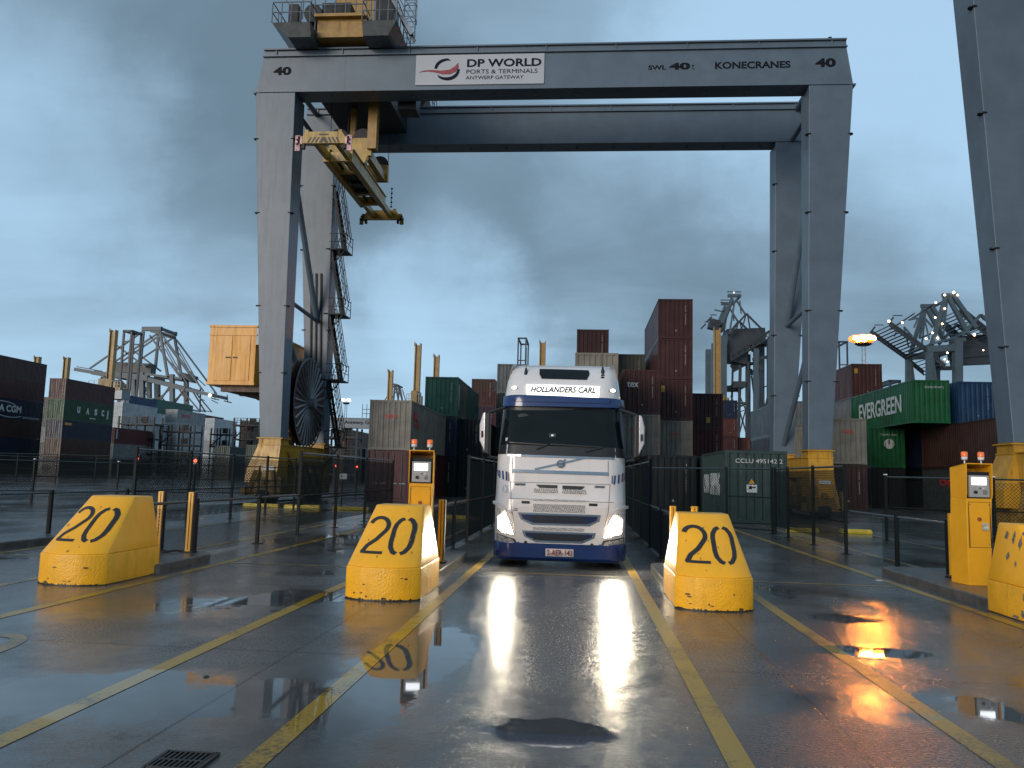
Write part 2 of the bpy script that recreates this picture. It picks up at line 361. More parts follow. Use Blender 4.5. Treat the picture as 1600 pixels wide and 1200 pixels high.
# ================================================================== BOLLARDS
BY = mat("bollard_yellow_paint", (0.92, 0.42, 0.007), 0.42, var=.04, scale=2.2, streak=.22, dirt=(.5, .26, .015), bump=.25, bscale=45)
BY_LOW = mat("bollard_base_paint", (0.92, 0.43, 0.007), 0.5, var=.07, scale=4, streak=.45, dirt=(.32, .2, .02), bump=1.0, bscale=42)
CHIP = mat("bare_concrete_chip", (0.16, 0.15, 0.14), 0.7, var=.35, scale=25)
BH, BZ = 1.19, 0.42
def b_front(u, t):         # point of the sloping nose: u across (-1..1), t up (0..1)
    w = .495+(.345-.495)*t
    gz = (abs(u)**2.6)*.2*(1-.4*t)
    return Vector((u*w, .03+.93*t+gz, BZ+(BH-BZ)*t))
def b_nrm(u, t):
    e = 1e-3; a = b_front(u+e, t)-b_front(u-e, t); b = b_front(u, t+e)-b_front(u, t-e); return a.cross(b).normalized()
US = [i/8 for i in range(-8, 9)]
def on_nose(polys, lift=.004):
    b = MB()
    for q in polys:
        for sx in (1,):
            vs = [b_front(p[0], p[1])+b_nrm(p[0], p[1])*lift for p in q]; b.add(vs, [tuple(range(len(q)))])
    return b
def nose_xy(x, z): return (x/(.495-.15*z), z)       # x in metres, z as fraction
DIG_W = .064
def digits():
    P = []
    # 2
    cx, cy, r = -.215, .64, .135
    pts = [(cx+1.15*r*math.cos(R(a)), cy+.155*math.sin(R(a))) for a in range(165, -41, -12)]
    pts += [(cx+.02, .40), (cx-.10, .29), (cx-.165, .165)]
    # smooth subdivision of the diagonal
    q = []
    for a, b in zip(pts[:-1], pts[1:]):
        n = 3
        q += [(a[0]+(b[0]-a[0])*i/n, a[1]+(b[1]-a[1])*i/n) for i in range(n)]
    q.append(pts[-1])
    P += [(q, DIG_W)]
    P += [([(cx-.185+.36*i/8, .175) for i in range(9)], DIG_W*.8)]
    # 0, stencil halves
    cx = .2
    for sgn in (-1, 1):
        pp = [(cx+sgn*.03, .165), (cx+sgn*.085, .19), (cx+sgn*.135, .27), (cx+sgn*.15, .36), (cx+sgn*.15, .60), (cx+sgn*.135, .68), (cx+sgn*.085, .76), (cx+sgn*.03, .785)]
        q = []
        for a, b in zip(pp[:-1], pp[1:]): q += [(a[0]+(b[0]-a[0])*i/4, a[1]+(b[1]-a[1])*i/4) for i in range(4)]
        q.append(pp[-1]); P.append((q, DIG_W))
    polys = []
    for line, w in P:
        for quad in stroke2d([(x, z*1.2) for x, z in [(x_*.87, (z_-.46)*.9+.48) for x_, z_ in line]], w): polys.append([nose_xy(p.x, p.y/1.2) for p in quad])
    return polys
def chip_poly(u, t, ru, rt, n=9): return [(u+ru*math.cos(6.283*i/n)*(.5+.6*random.random()), t+rt*math.sin(6.283*i/n)*(.5+.6*random.random())) for i in range(n)]
def make_bollard(loc, lab, worn=False):
    root = thing("concrete_bollard", lab, "bollard", (0, 0, 0), "yellow concrete bollards at the lane ends")
    L_ = 1.62
    base = [b_front(u, 0) for u in US]; top = [b_front(u, 1) for u in US]
    b = MB()
    n = len(US); T = [i/6 for i in range(7)]
    rings = []
    for t in T:
        fr = [b_front(u, t) for u in US]; hw = .495-.15*t; z = BZ+(BH-BZ)*t
        rings.append(fr+[Vector((hw, L_-.04*t, z)), Vector((-hw, L_-.04*t, z))])
    b.loft(rings); b.build("nose", BY, root, bevel=.018, smooth=True, angle=30)
    b = MB()
    def low(z, e):
        return [Vector((p.x*e, p.y*1.0-(e-1)*.3, z)) for p in base]+[Vector((.495*e, L_, z)), Vector((-.495*e, L_, z))]
    rr = [low(-.01, 1.0), low(.02, 1.012), low(BZ-.02, 1.012), low(BZ, 1.0)]
    for p in rr[0]+rr[1][:0]: p.z += random.uniform(0, .0)
    b.loft(rr); b.build("base", BY_LOW, root, smooth=True, bevel=.008)
    # scuffs on the base
    for _ in range(7):
        b = MB(); u, z = random.uniform(-.85, .8), random.uniform(.02, .3)
        w, h = random.uniform(.02, .09), random.uniform(.006, .018)
        if _ == 0: z, w, h = .03, .09, .03
        ps = [(u+w*math.cos(6.283*i/7)*(.6+.5*random.random()), z+h*math.sin(6.283*i/7)*(.6+.5*random.random())) for i in range(7)]
        b.add([Vector((b_front(p[0], 0).x*1.014, b_front(p[0], 0).y-.0095, p[1])) for p in ps], [tuple(range(7))])
        b.build("scuff", mat("scuff_mark", (.09, .06, .02), .6, var=.3, scale=30), root)
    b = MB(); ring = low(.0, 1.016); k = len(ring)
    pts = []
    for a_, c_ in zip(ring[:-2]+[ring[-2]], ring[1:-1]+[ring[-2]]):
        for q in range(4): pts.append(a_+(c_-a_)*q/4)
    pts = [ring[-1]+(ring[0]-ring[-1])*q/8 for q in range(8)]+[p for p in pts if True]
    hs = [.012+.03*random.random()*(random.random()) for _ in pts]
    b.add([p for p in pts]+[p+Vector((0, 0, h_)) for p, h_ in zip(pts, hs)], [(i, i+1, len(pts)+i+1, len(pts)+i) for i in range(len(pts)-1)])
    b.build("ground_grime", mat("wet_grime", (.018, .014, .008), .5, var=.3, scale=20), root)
    if not worn:
        on_nose([chip_poly(random.uniform(-.8, .8), random.uniform(.05, .95), random.uniform(.012, .05), random.uniform(.006, .03)) for _ in range(7)]).build("scrape", mat("grey_scrape", (.36, .2, .03), .6, var=.4, scale=40), root)
        on_nose(digits()).build("painted_number", mat("stencil_black", (.018, .017, .017), .55, var=.2, scale=20), root)
    else:
        polys = [chip_poly(u, t, ru, rt) for u, t, ru, rt in [(-.62, .78, .14, .09), (-.55, .6, .1, .12), (-.68, .5, .06, .12), (-.38, .84, .14, .06), (-.2, .74, .05, .14), (-.45, .45, .03, .14), (.05, .66, .06, .16), (-.62, .2, .1, .07), (-.58, .1, .08, .05), (.2, .5, .05, .12), (.4, .3, .04, .1)]]
        on_nose(polys).build("chipped_paint", CHIP, root)
        for yy, t, ry, rt in [(.62, .80, .06, .10), (.72, .62, .05, .16), (.86, .86, .09, .05), (.95, .7, .05, .14), (1.12, .78, .04, .12), (.66, .3, .07, .09), (1.2, .45, .05, .08), (.98, .35, .03, .05), (1.3, .8, .05, .1)]:
            b = MB(); n = 13; ps = [(yy+ry*math.cos(6.283*i/n)*(.35+.8*random.random()), t+rt*math.sin(6.283*i/n)*(.35+.8*random.random())) for i in range(n)]
            ps = [(p_, min(.98, max(.03, q_))) for p_, q_ in ps]
            b.add([Vector((-(.495-.15*q_)-.004, p_, BZ+(BH-BZ)*q_)) for p_, q_ in ps], [tuple(range(n))]); b.build("chipped_paint", CHIP, root)
        for yy, zz_, ry, rz in [(.7, .3, .03, .09), (.74, .1, .05, .06), (.9, .04, .12, .03)]:
            b = MB(); n = 11; b.add([Vector((-.495*1.012-.004, yy+ry*math.cos(6.283*i/n)*(.4+.7*random.random()), max(.005, zz_+rz*math.sin(6.283*i/n)*(.4+.7*random.random())))) for i in range(n)], [tuple(range(n))]); b.build("chipped_base_paint", CHIP, root)
        b = MB()
        for u, z, w, h in [(-.6, .25, .04, .12), (-.5, .06, .12, .03), (-.58, .13, .03, .08)]:
            ps = [(u+w*math.cos(6.283*i/9)*(.5+.6*random.random()), z+h*math.sin(6.283*i/9)*(.5+.6*random.random())) for i in range(9)]
            b.add([Vector((b_front(p[0], 0).x*1.014, b_front(p[0], 0).y-.0095, max(.0, p[1]))) for p in ps], [tuple(range(9))])
        b.build("chipped_base_paint", CHIP, root)
    root.location = loc
    return root
BCEN = [(-6.98, 10.75), (-2.54, 10.5), (1.765, 10.72), (6.05, 10.15)]
make_bollard((BCEN[0][0], BCEN[0][1], 0), "yellow concrete bollard numbered 20 left of two slim yellow posts")
make_bollard((BCEN[1][0], BCEN[1][1], 0), "yellow concrete bollard numbered 20 in front of the kiosk left of the truck")
make_bollard((BCEN[2][0], BCEN[2][1], 0), "yellow concrete bollard numbered 20 just right of the truck")
make_bollard((BCEN[3][0], BCEN[3][1], 0), "worn yellow concrete bollard with flaking paint cut by the right edge", worn=True)

# ================================================================== KIOSKS
KY = mat("kiosk_yellow_paint", (0.78, 0.36, 0.012), 0.38, var=.05, scale=2, streak=.15, dirt=(.4, .2, .02))
SCREEN = mat("lit_screen", (.8, .85, .9), .3, emit=(0.92, .96, 1), estr=3.0, var=0)
ABS = mat("light_grey_panel", (.33, .32, .31), .4, var=.05)
LENS = mat("orange_lens", (.75, .13, .02), .25, var=.05, emit=(1, .22, .04), estr=.25, coat=.5)
def make_kiosk():
    root = thing("driver_kiosk", "yellow steel driver kiosk with a lit screen standing behind the middle bollard", "kiosk", (0, 0, 0), "lit kiosks at the lane ends")
    b = MB()     # body: front at y=0, leaning slightly, waist narrower at the foot
    def ring(z, w0, w1, y0, y1): return [(-w0, y0, z), (w0, y0, z), (w1, y1, z), (-w1, y1, z)]
    b.loft([ring(0, .165, .2, .07, .52), ring(.55, .185, .205, .035, .5), ring(1.42, .195, .21, .0, .45)])
    b.build("body", KY, root, bevel=.006)
    b = MB()     # cheeks, back and roof round the recess
    for s in (-1, 1): b.prism([(.0, 1.42), (.45, 1.42), (.45, 1.92), (-.04, 2.0), (-.02, 1.5)], 'x', s*.198-.006, s*.198+.006)
    b.box(-.192, .192, .43, .45, 1.42, 1.93)
    b.loft([[(-.204, -.04, 1.985), (.204, -.04, 1.985), (.204, .45, 1.915), (-.204, .45, 1.915)], [(-.204, -.04, 2.0), (.204, -.04, 2.0), (.204, .45, 1.93), (-.204, .45, 1.93)]])
    b.build("hood", KY, root)
    b = MB(); b.box(-.19, .19, .035, .42, 1.42, 1.86); b.build("recess_lining", DARK, root)
    b = MB(); b.box(-.15, .16, -.02, .034, 1.44, 1.80); p = b.build("control_panel", ABS, root, bevel=.008)
    b = MB(); b.box(-.115, .105, -.03, -.0185, 1.645, 1.765); b.build("screen", SCREEN, p)
    b = MB(); b.lathe([(.026, 0), (.026, -.02), (.018, -.03)], (-.065, -.0195, 1.525), 'y', 14); b.build("push_button", BLACK, p)
    b = MB()
    for i in range(4):
        for j in range(4): b.box(.055+i*.017, .065+i*.017, -.024, -.0195, 1.49+j*.018, 1.5+j*.018)
    b.build("speaker_grille", DARK, p)
    b = MB(); b.lathe([(.011, 0), (.011, -.01)], (.012, -.0195, 1.59), 'y', 10); b.build("indicator", BLACK, p)
    b = MB(); b.box(.05, .075, -.024, -.0195, 1.58, 1.6); b.build("card_slot", WHITE, p)
    b = MB()
    for xx, za, zb in ((-.165, .12, 1.36), (.165, .12, 1.36)): b.box(xx-.003, xx+.003, .0, .012, .62, zb)
    b.box(-.165, .165, .0, .012, 1.357, 1.363); b.box(-.165, .165, .028, .04, .617, .623)
    b.build("door_seam", BLACK, root)
    for xx, zz_ in ((-.15, 1.32), (.15, 1.32), (-.15, .68), (.15, .68)):
        b = MB(); b.lathe([(0, -.006), (.009, -.004), (.009, .004)], (xx, .002+(.03 if zz_ < 1 else 0), zz_), 'y', 8); b.build("screw", GALV, root)
    b = MB(); b.box(.04, .13, -.002, .01, .9, 1.02); b.build("sticker", mat("worn_sticker", (.5, .48, .42), .5, var=.35, scale=30), root)
    b = MB(); b.lathe([(.0, -.0), (.03, -.001), (.035, .006)], (0, .002, 1.08), 'y', 12); b.build("lock_plate", mat("rusty_lock", (.3, .07, .02), .6, var=.4, scale=40), root)
    for x in (-.14, .12):
        b = MB(); b.tube((x, .12, 1.95), (x, .12, 2.06), .011); b.lathe([(.035, 0), (.045, .01), (.047, .05), (.04, .055)], (x, .12, 2.055), n=16)
        q = b.build("beacon", WHITE, root, smooth=True)
        b = MB(); b.lathe([(.044, 0), (.048, .015), (.046, .08), (.03, .088), (0, .09)], (x, .12, 2.106), n=16); b.build("beacon_lens", LENS, q, smooth=True)
    return root
k0 = make_kiosk(); k0.location = (-2.6, 13.35, .15); k0.rotation_euler.z = R(8); k0.scale.z = .94
_k = ground_at(1535, 916, .15); k1 = dup(k0, (_k.x, _k.y, .15), "yellow steel driver kiosk with a lit screen beside the worn bollard at the right edge"); k1.rotation_euler.z = R(4)

# ------------------------------------------------------------------ slim sensor posts
def make_post():
    root = thing("sensor_post", "slim yellow steel post with a dark slot", "post", (0, 0, 0), "slim yellow posts on the islands")
    b = MB(); b.box(-.055, .04, -.05, .05, .02, 1.06); b.build("housing", KY, root, bevel=.006)
    b = MB(); b.box(.042, .062, -.05, .05, .02, 1.06); b.box(-.012, .0, -.053, -.046, .05, 1.04); b.build("sensor_strip", BLACK, root)
    b = MB(); b.box(-.11, .11, -.09, .09, 0, .025); b.tube((-.08, -.06, .02), (-.08, -.06, .05), .012, 6); b.tube((.09, -.06, .02), (.09, -.06, .05), .012, 6); b.build("foot_plate", DARK, root)
    return root
sp = make_post(); sp.location = (-7.42, 14.12, .15); sp['label'] = "slim yellow post nearest the left bollard"
for loc, lab in [((-6.86, 14.12, .15), "slim yellow post with a black strip at the end of the left island"), ((-2.32, 13.9, .15), "slim yellow post close behind the kiosk left of the truck"),
                 ((1.6, 14.1, .15), "slim yellow post showing over the left corner of the bollard right of the truck"), ((1.98, 14.25, .15), "slim yellow post showing over the top of the bollard right of the truck"),
                 ((ground_at(1491, 903, .15).x, ground_at(1491, 903, .15).y, .15), "slim yellow post just left of the kiosk at the right edge")]: dup(sp, loc, lab)
b = MB(); b.path([(-7.3, 14.0, .16), (-7.15, 13.92, .17), (-7.05, 14.0, .19), (-6.95, 14.05, .17)], .018, 8)
tag(b.build("power_cable", BLACK), "black cable looping between two slim yellow posts on the left island", "cable")

# ------------------------------------------------------------------ yellow wheel stops
def wheel_stop(px, py, lab, w=1.6):
    p = ground_at(px, py); b = MB()
    b.loft([[(p.x-w/2+e, p.y-.1+e*.6, z), (p.x+w/2-e, p.y-.1+e*.6, z), (p.x+w/2-e, p.y+.1-e*.6, z), (p.x-w/2+e, p.y+.1-e*.6, z)] for e, z in ((0, 0), (0, .08), (.03, .15))])
    tag(b.build("wheel_stop", mat("wheel_stop_paint", (.62, .46, .04), .5, var=.15, scale=5, streak=.3), bevel=.02), lab, "wheel stop", "yellow wheel stops across the lanes")
wheel_stop(408, 792, "yellow wheel stop bar nearest the left legs of the grey crane")
wheel_stop(472, 794, "yellow wheel stop bar second from the left crane legs")
wheel_stop(548, 797, "yellow wheel stop bar left of the beige container's stack")
wheel_stop(730, 812, "yellow wheel stop bar seen between the kiosk and the truck")
wheel_stop(1040, 822, "yellow wheel stop bar behind the bollard right of the truck")
wheel_stop(1254, 832, "yellow wheel stop bar behind the mesh fence right of the green ground container", 1.05)
wheel_stop(1337, 834, "yellow wheel stop bar right of the tall fence's end post", 1.05)

# ================================================================== FENCES
def fence(name, lab, p0, p1, h, posts, mesh=None, rail=True, z0=.0, spacing=.07, wr=.0032, midrail=None, pr=.035, cap=False):
    p0, p1 = Vector((*p0, z0)), Vector((*p1, z0)); d = p1-p0; ln = d.length; d.normalize()
    root = thing(name, lab, "fence", tuple(p0))
    for t in posts:
        q = p0+d*t; hh = h+.06
        b = MB(); b.box(q.x-pr, q.x+pr, q.y-pr, q.y+pr, z0, z0+hh); b.box(q.x-.1, q.x+.1, q.y-.1, q.y+.1, z0, z0+.012); o = b.build("post", FENCE, root)
        if cap: b = MB(); b.box(q.x-pr-.01, q.x+pr+.01, q.y-pr-.01, q.y+pr+.01, z0+hh, z0+hh+.03); b.build("cap", WHITE, o)
    if rail:
        b = MB(); b.tube(p0+Vector((0, 0, h)), p1+Vector((0, 0, h)), .026, 8); b.build("top_rail", mat("wet_rail", (.03, .036, .036), .22, metal=.3, var=.2), root)
    for zr in (midrail or []):
        b = MB(); b.tube(p0+Vector((0, 0, zr)), p1+Vector((0, 0, zr)), .02, 6); b.build("rail", FENCE, root)
    if mesh:
        a0, a1, zlo, zhi = mesh; b = MB(); H_ = zhi-zlo; n = int((a1-a0+H_)/spacing)
        for i in range(n+1):
            s0 = a0-H_+i*spacing
            for sg in (1, -1):
                # wire from (s0, zlo) to (s0+H, zhi) clipped
                u0, u1 = max(s0, a0), min(s0+H_, a1)
                if u1-u0 < .02: continue
                za, zb = (zlo+(u0-s0), zlo+(u1-s0)) if sg > 0 else (zhi-(u0-s0), zhi-(u1-s0))
                b.tube(p0+d*u0+Vector((0, 0, za)), p0+d*u1+Vector((0, 0, zb)), wr, 3, cap=False)
        b.build("wire_mesh", FENCE, root)
    return root
# low rails on the islands, high fences behind them
fence("chain_link_fence", "low chain link fence behind the left bollard and its slim posts", (-7.1, 12.9), (-7.1, 20.3), 1.02, [.2, 1.9, 4.9], mesh=(0, 3.9, .05, .93), spacing=.06, wr=.003)
fence("mesh_fence", "tall dark mesh fence running back from the left island toward the beige container", (-7.1, 20.4), (-7.1, 31), 2.08, [0, 3.2, 6.5, 10.4], mesh=(0, 10.5, .25, 2.0), midrail=[1.0], spacing=.085, wr=.006)
fence("chain_link_fence", "low chain link fence at the left edge behind the leftmost bollard", (-11.45, 11.0), (-11.45, 20.2), 1.02, [.5, 3, 6, 9], mesh=(0, 9.1, .12, .95), spacing=.06, wr=.003)
fence("mesh_fence", "tall dark mesh fence left of the yellow foot of the crane", (-11.45, 20.3), (-11.45, 36), 2.08, [0, 3, 6, 9, 12], mesh=(0, 15.6, .2, 2.0), midrail=[1.0], spacing=.12, wr=.0075)
fence("chain_link_fence", "low black rail fence behind the kiosk left of the truck", (-2.75, 15.3), (-2.75, 20.2), 1.02, [.9, 2.8], mesh=(0, 4.8, .1, .95), spacing=.08, wr=.004)
fence("mesh_fence", "tall dark mesh fence left of the truck's mirror", (-2.75, 20.3), (-2.75, 33), 2.08, [0, 3, 6, 9, 12.5], mesh=(0, 12.6, .1, 2.0), midrail=[1.0], spacing=.09, wr=.006)
fence("chain_link_fence", "low black rail fence between the truck and the bollard on its right", (1.75, 14.6), (1.75, 20.2), 1.02, [.5, 3], mesh=(0, 5.5, .05, .95), spacing=.06, wr=.0045)
fence("mesh_fence", "tall dark mesh fence running back right of the truck", (1.75, 20.3), (1.75, 33), 2.08, [0, 3, 6, 9, 12.5], mesh=(0, 12.6, .05, 2.0), midrail=[1.0], spacing=.09, wr=.006)
fence("chain_link_fence", "low chain link fence left of the right kiosk", (6.4, 14.6), (6.4, 20.1), 1.02, [.3, 2.6], mesh=(0, 3.4, .05, .95), spacing=.06, wr=.003)
fence("mesh_fence", "tall dark mesh fence in front of the crane's right yellow foot", (6.35, 20.2), (6.35, 27.2), 2.08, [0, 2.7, 5.4, 7], mesh=(0, 7, .25, 2.0), spacing=.09, wr=.0065)
gt = fence("mesh_gate", "narrow dark mesh gate with a sign in front of the green ground container", (5.05, 28.6), (6.3, 27.3), 2.08, [0, 1.78], mesh=(0, 1.8, .1, 2.0), midrail=[1.15, .1], spacing=.12, wr=.0045)
fence("mesh_fence", "tall dark mesh fence across the corner of the green ground container", (1.8, 32.9), (5.0, 28.7), 2.08, [1.5, 3.5], mesh=(0, 5.2, .1, 2.0), spacing=.11, wr=.005)
# street-side fence far left and its low barrier
pts = [(-26.5, 30), (-22.5, 33.3), (-18.5, 36.6), (-14.5, 39.6)]
fence("mesh_fence", "dark fence with white capped posts running behind the left bollard", (-29, 27.5), (-13.2, 40), 1.75, [1.5, 4.8, 8.0, 11.2, 14.4, 17.4], mesh=(0, 20, .1, 1.6), midrail=[1.1, .5], spacing=.14, wr=.011, cap=True)
fence("mesh_fence", "tall dark fence at the foot of the far left container stacks", (-62, 62), (-24, 66), 2.4, [i*3.2 for i in range(12)], mesh=(0, 38, .1, 2.3), midrail=[1.2], spacing=.24, wr=.022)
fence("mesh_fence", "dark fence crossing behind the right kiosk", (9.2, 25.5), (19.5, 21.0), 1.9, [0, 2.8, 5.6, 8.4, 11], mesh=(0, 11.2, .1, 1.8), midrail=[1.0], spacing=.1, wr=.006, cap=True)
# gate signs
sg = thing("gate_sign", "small white sign with a yellow warning triangle on the mesh gate", "sign", (5.3, 28.3, 1.5))
c = at(1175, 762, 28.0)
b = MB(); b.box(c.x-.17, c.x+.17, 28.02, 28.04, c.z-.16, c.z+.1); b.build("panel", WHITE, sg)
b = MB(); b.box(c.x-.1, c.x-.0, 28.01, 28.019, c.z-.05, c.z+.05); b.box(c.x+.02, c.x+.12, 28.01, 28.019, c.z-.01, c.z+.03); b.build("pictogram", LETTER, sg)
b = MB(); b.prism([(c.x-.1, c.z+.13), (c.x+.1, c.z+.13), (c.x, c.z+.3)], 'y', 28.02, 28.04); b.build("warning_triangle", mat("sign_yellow", (.6, .3, .02), .5), sg)
p = ground_at(533, 794); sg = thing("lane_sign", "small white notice on a thin post left of the beige container's stack", "sign", tuple(p))
b = MB(); b.tube((p.x, p.y, 0), (p.x, p.y, 1.35), .03, 8); b.build("post", DARK, sg)
b = MB(); b.box(p.x-.13, p.x+.2, p.y-.03, p.y+.02, 1.3, 1.55); q = b.build("panel", WHITE, sg)
b = MB(); b.box(p.x-.08, p.x+.0, p.y-.036, p.y-.031, 1.35, 1.5); b.build("pictogram", GALV, q)

# ================================================================== TRUCK
TW = mat("truck_white_paint", (0.66, 0.62, 0.60), 0.22, var=.03, scale=2, streak=.10, dirt=(.35, .32, .3), coat=.6)
TB = mat("truck_blue_paint", (0.006, 0.024, 0.115), 0.22, var=.06, coat=.6)
CHROME = mat("brushed_chrome", (.45, .47, .5), .2, metal=1, var=.05)
GLASS_D = mat("dark_windscreen", (.007, .010, .011), .06, var=.1, spec=.22)
TBLK = mat("truck_black_plastic", (.014, .014, .015), .42, var=.15)
HEADL = mat("headlamp_glow", (1, 1, 1), .2, emit=(1, .88, .68), estr=125, var=0)
def grille_mat():
    m = bpy.data.materials.new("perforated_grille"); m.use_nodes = True; t = m.node_tree; b = t.nodes['Principled BSDF']
    co = N(t, 'ShaderNodeTexCoord').outputs['Object']; mp = N(t, 'ShaderNodeMapping'); mp.inputs['Scale'].default_value = (30, 0.01, 44); mp.inputs['Rotation'].default_value = (0, R(14), 0); L(t, co, mp.inputs[0])
    v = N(t, 'ShaderNodeTexVoronoi', i_Scale=1.0, i_Randomness=0.25); L(t, mp.outputs[0], v.inputs['Vector'])
    c = mixc(t, smooth(t, v.outputs['Distance'], .30, .42), (.01, .01, .01), (.5, .48, .47)); L(t, c, b.inputs['Base Color']); b.inputs['Roughness'].default_value = .4
    return m
M_GRIL = grille_mat()
TX, TY = -0.345, 15.02
truck = thing("truck", "white and blue lorry cab facing the viewer with headlamps on under the crane", "truck", (TX, TY, 0))
def T(px, py):
    q = at(px, py, 15.2); return (q.x-TX, q.z)
def hwid(z):
    for (za, a), (zb, b) in zip([(0, 1.19), (.5, 1.215), (1.2, 1.215), (2.0, 1.20), (3.0, 1.135), (3.45, 1.085), (3.72, 1.035), (3.84, .99)], [(.5, 1.215), (1.2, 1.215), (2.0, 1.20), (3.0, 1.135), (3.45, 1.085), (3.72, 1.035), (3.84, .99), (9, .9)]):
        if z <= zb: return a+(b-a)*(z-za)/(zb-za)
    return .9
def yz(z):
    K = [(-1, .1), (.1, .1), (.3, .04), (.5, .03), (1.22, .0), (1.3, .05), (2.0, .1), (2.1, .13), (2.97, .36), (3.0, .30), (3.15, .33), (3.45, .50), (3.72, .74), (3.84, 1.0), (9, 1.0)]
    for (a, p), (b, q) in zip(K[:-1], K[1:]):
        if z <= b: return p+(q-p)*(z-a)/(b-a)
def fy(x, z):
    h = hwid(z); a = abs(x); y = yz(z)+.05*(a/h)**2
    e = max(0, (a-(h-.34))/.34); return y+(.30 if z < 3.2 else max(.12, .30-.25*(z-3.2)))*min(1.2, e)**2.6
def fnrm(x, z):
    e = .004; a = Vector((2*e, fy(x+e, z)-fy(x-e, z), 0)); b = Vector((0, fy(x, z+e)-fy(x, z-e), 2*e)); return a.cross(b).normalized()
def cab_patch(name, poly, m, parent, off=.006, thick=.02, step=.12, sm=False):
    """panel following the cab front; poly in (x, z)"""
    bm = bmesh.new(); f = bm.faces.new([bm.verts.new((p[0], 0, p[1])) for p in poly])
    xs = [p[0] for p in poly]; zs = [p[1] for p in poly]
    x = math.floor(min(xs)/step)*step+step
    while x < max(xs): bmesh.ops.bisect_plane(bm, geom=bm.verts[:]+bm.edges[:]+bm.faces[:], plane_co=(x, 0, 0), plane_no=(1, 0, 0)); x += step
    z = math.floor(min(zs)/step)*step+step
    while z < max(zs): bmesh.ops.bisect_plane(bm, geom=bm.verts[:]+bm.edges[:]+bm.faces[:], plane_co=(0, 0, z), plane_no=(0, 0, 1)); z += step
    ext = bmesh.ops.extrude_face_region(bm, geom=bm.faces[:]); front = {e for e in ext['geom'] if isinstance(e, bmesh.types.BMVert)}
    for v in bm.verts:
        n = fnrm(v.co.x, v.co.z); p = Vector((v.co.x, fy(v.co.x, v.co.z), v.co.z)); v.co = p + n*(off if v in front else off-thick)
    bmesh.ops.recalc_face_normals(bm, faces=bm.faces)
    me = bpy.data.meshes.new(name); bm.to_mesh(me); bm.free(); me.materials.append(m)
    for p in me.polygons: p.use_smooth = sm
    o = bpy.data.objects.new(name, me); COL.objects.link(o); o.parent = parent
    if sm: o.modifiers.new('edges', 'EDGE_SPLIT').split_angle = R(45)
    return o
def PX(*pts): return [T(*p) for p in pts]
def rect(x0, x1, z0, z1): return [(x0, z0), (x1, z0), (x1, z1), (x0, z1)]
def tb(b, name, m, parent, **kw):     # geometry given in truck coordinates
    b.v = [(v[0]+TX, v[1]+TY, v[2]) for v in b.v]; return b.build(name, m, parent, **kw)
# cab shell
b = MB(); rings = []
for z in [.42, .6, .9, 1.2, 1.24, 1.3, 1.6, 2.0, 2.1, 2.4, 2.7, 2.97, 3.0, 3.1, 3.2, 3.35, 3.5, 3.62, 3.72, 3.79, 3.84, 3.87]:
    h = hwid(z) if z < 3.86 else .93; ins = .012 if z < 2.0 else .0
    fx = [-h+2*h*i/26 for i in range(27)]
    yo = 0 if z < 3.86 else .2
    fr = [Vector((x, fy(x, z)+yo, z)) for x in fx]
    rings.append([Vector((-h*.985, 2.3, z)), Vector((-h, 1.4, z)), Vector((-h, .85+yo, z))]+fr+[Vector((h, .85+yo, z)), Vector((h, 1.4, z)), Vector((h*.985, 2.3, z))])
b.loft(rings); cab = tb(b, "cab", TW, truck, smooth=True)
m_ = cab.modifiers.new("edges", 'EDGE_SPLIT'); m_.split_angle = R(38)
# bumper (blue) and dark underside
b = MB(); rings = []
for z, e in [(.13, -.02), (.18, .012), (.43, .016), (.45, .0)]:
    h = 1.215+e; fx = [-h+2*h*i/26 for i in range(27)]
    rings.append([Vector((-h, .95, z))]+[Vector((x, fy(x*.995, .45)-e*1.5, z)) for x in fx]+[Vector((h, .95, z))])
b.loft(rings); tb(b, "bumper", TB, truck, smooth=True).modifiers.new("edges", 'EDGE_SPLIT').split_angle = R(35)
b = MB(); b.box(-1.1, 1.1, .25, 2.1, .1, .5); b.box(-.45, -.25, 2.1, 6.2, .75, 1.0); b.box(.25, .45, 2.1, 6.2, .75, 1.0); b.box(-1.15, 1.15, 2.35, 2.5, .5, 3.2)
for y in (3.2, 4.6, 6.0): b.box(-.25, .25, y, y+.15, .78, .96)
b.box(-1.15, -.6, 2.7, 4.0, .45, 1.0); b.box(.6, 1.15, 2.7, 4.0, .45, 1.0); b.box(-.5, .5, 4.6, 5.6, 1.0, 1.12)
tb(b, "chassis", TBLK, truck)
for x in (-1.03, 1.03):
    for y in (1.35, 5.1):
        b = MB(); b.lathe([(.25, -.15), (.42, -.16), (.49, -.12), (.505, 0), (.49, .12), (.42, .16), (.25, .15)], (x, y, .5), 'x', 28)
        w = tb(b, "wheel", BLACK, truck, smooth=True)
        b = MB(); b.lathe([(.26, -.1), (.26, .1)], (x, y, .5), 'x', 20); b.lathe([(.12, -.17), (.12, .17)], (x, y, .5), 'x', 12); tb(b, "rim", GALV, w)
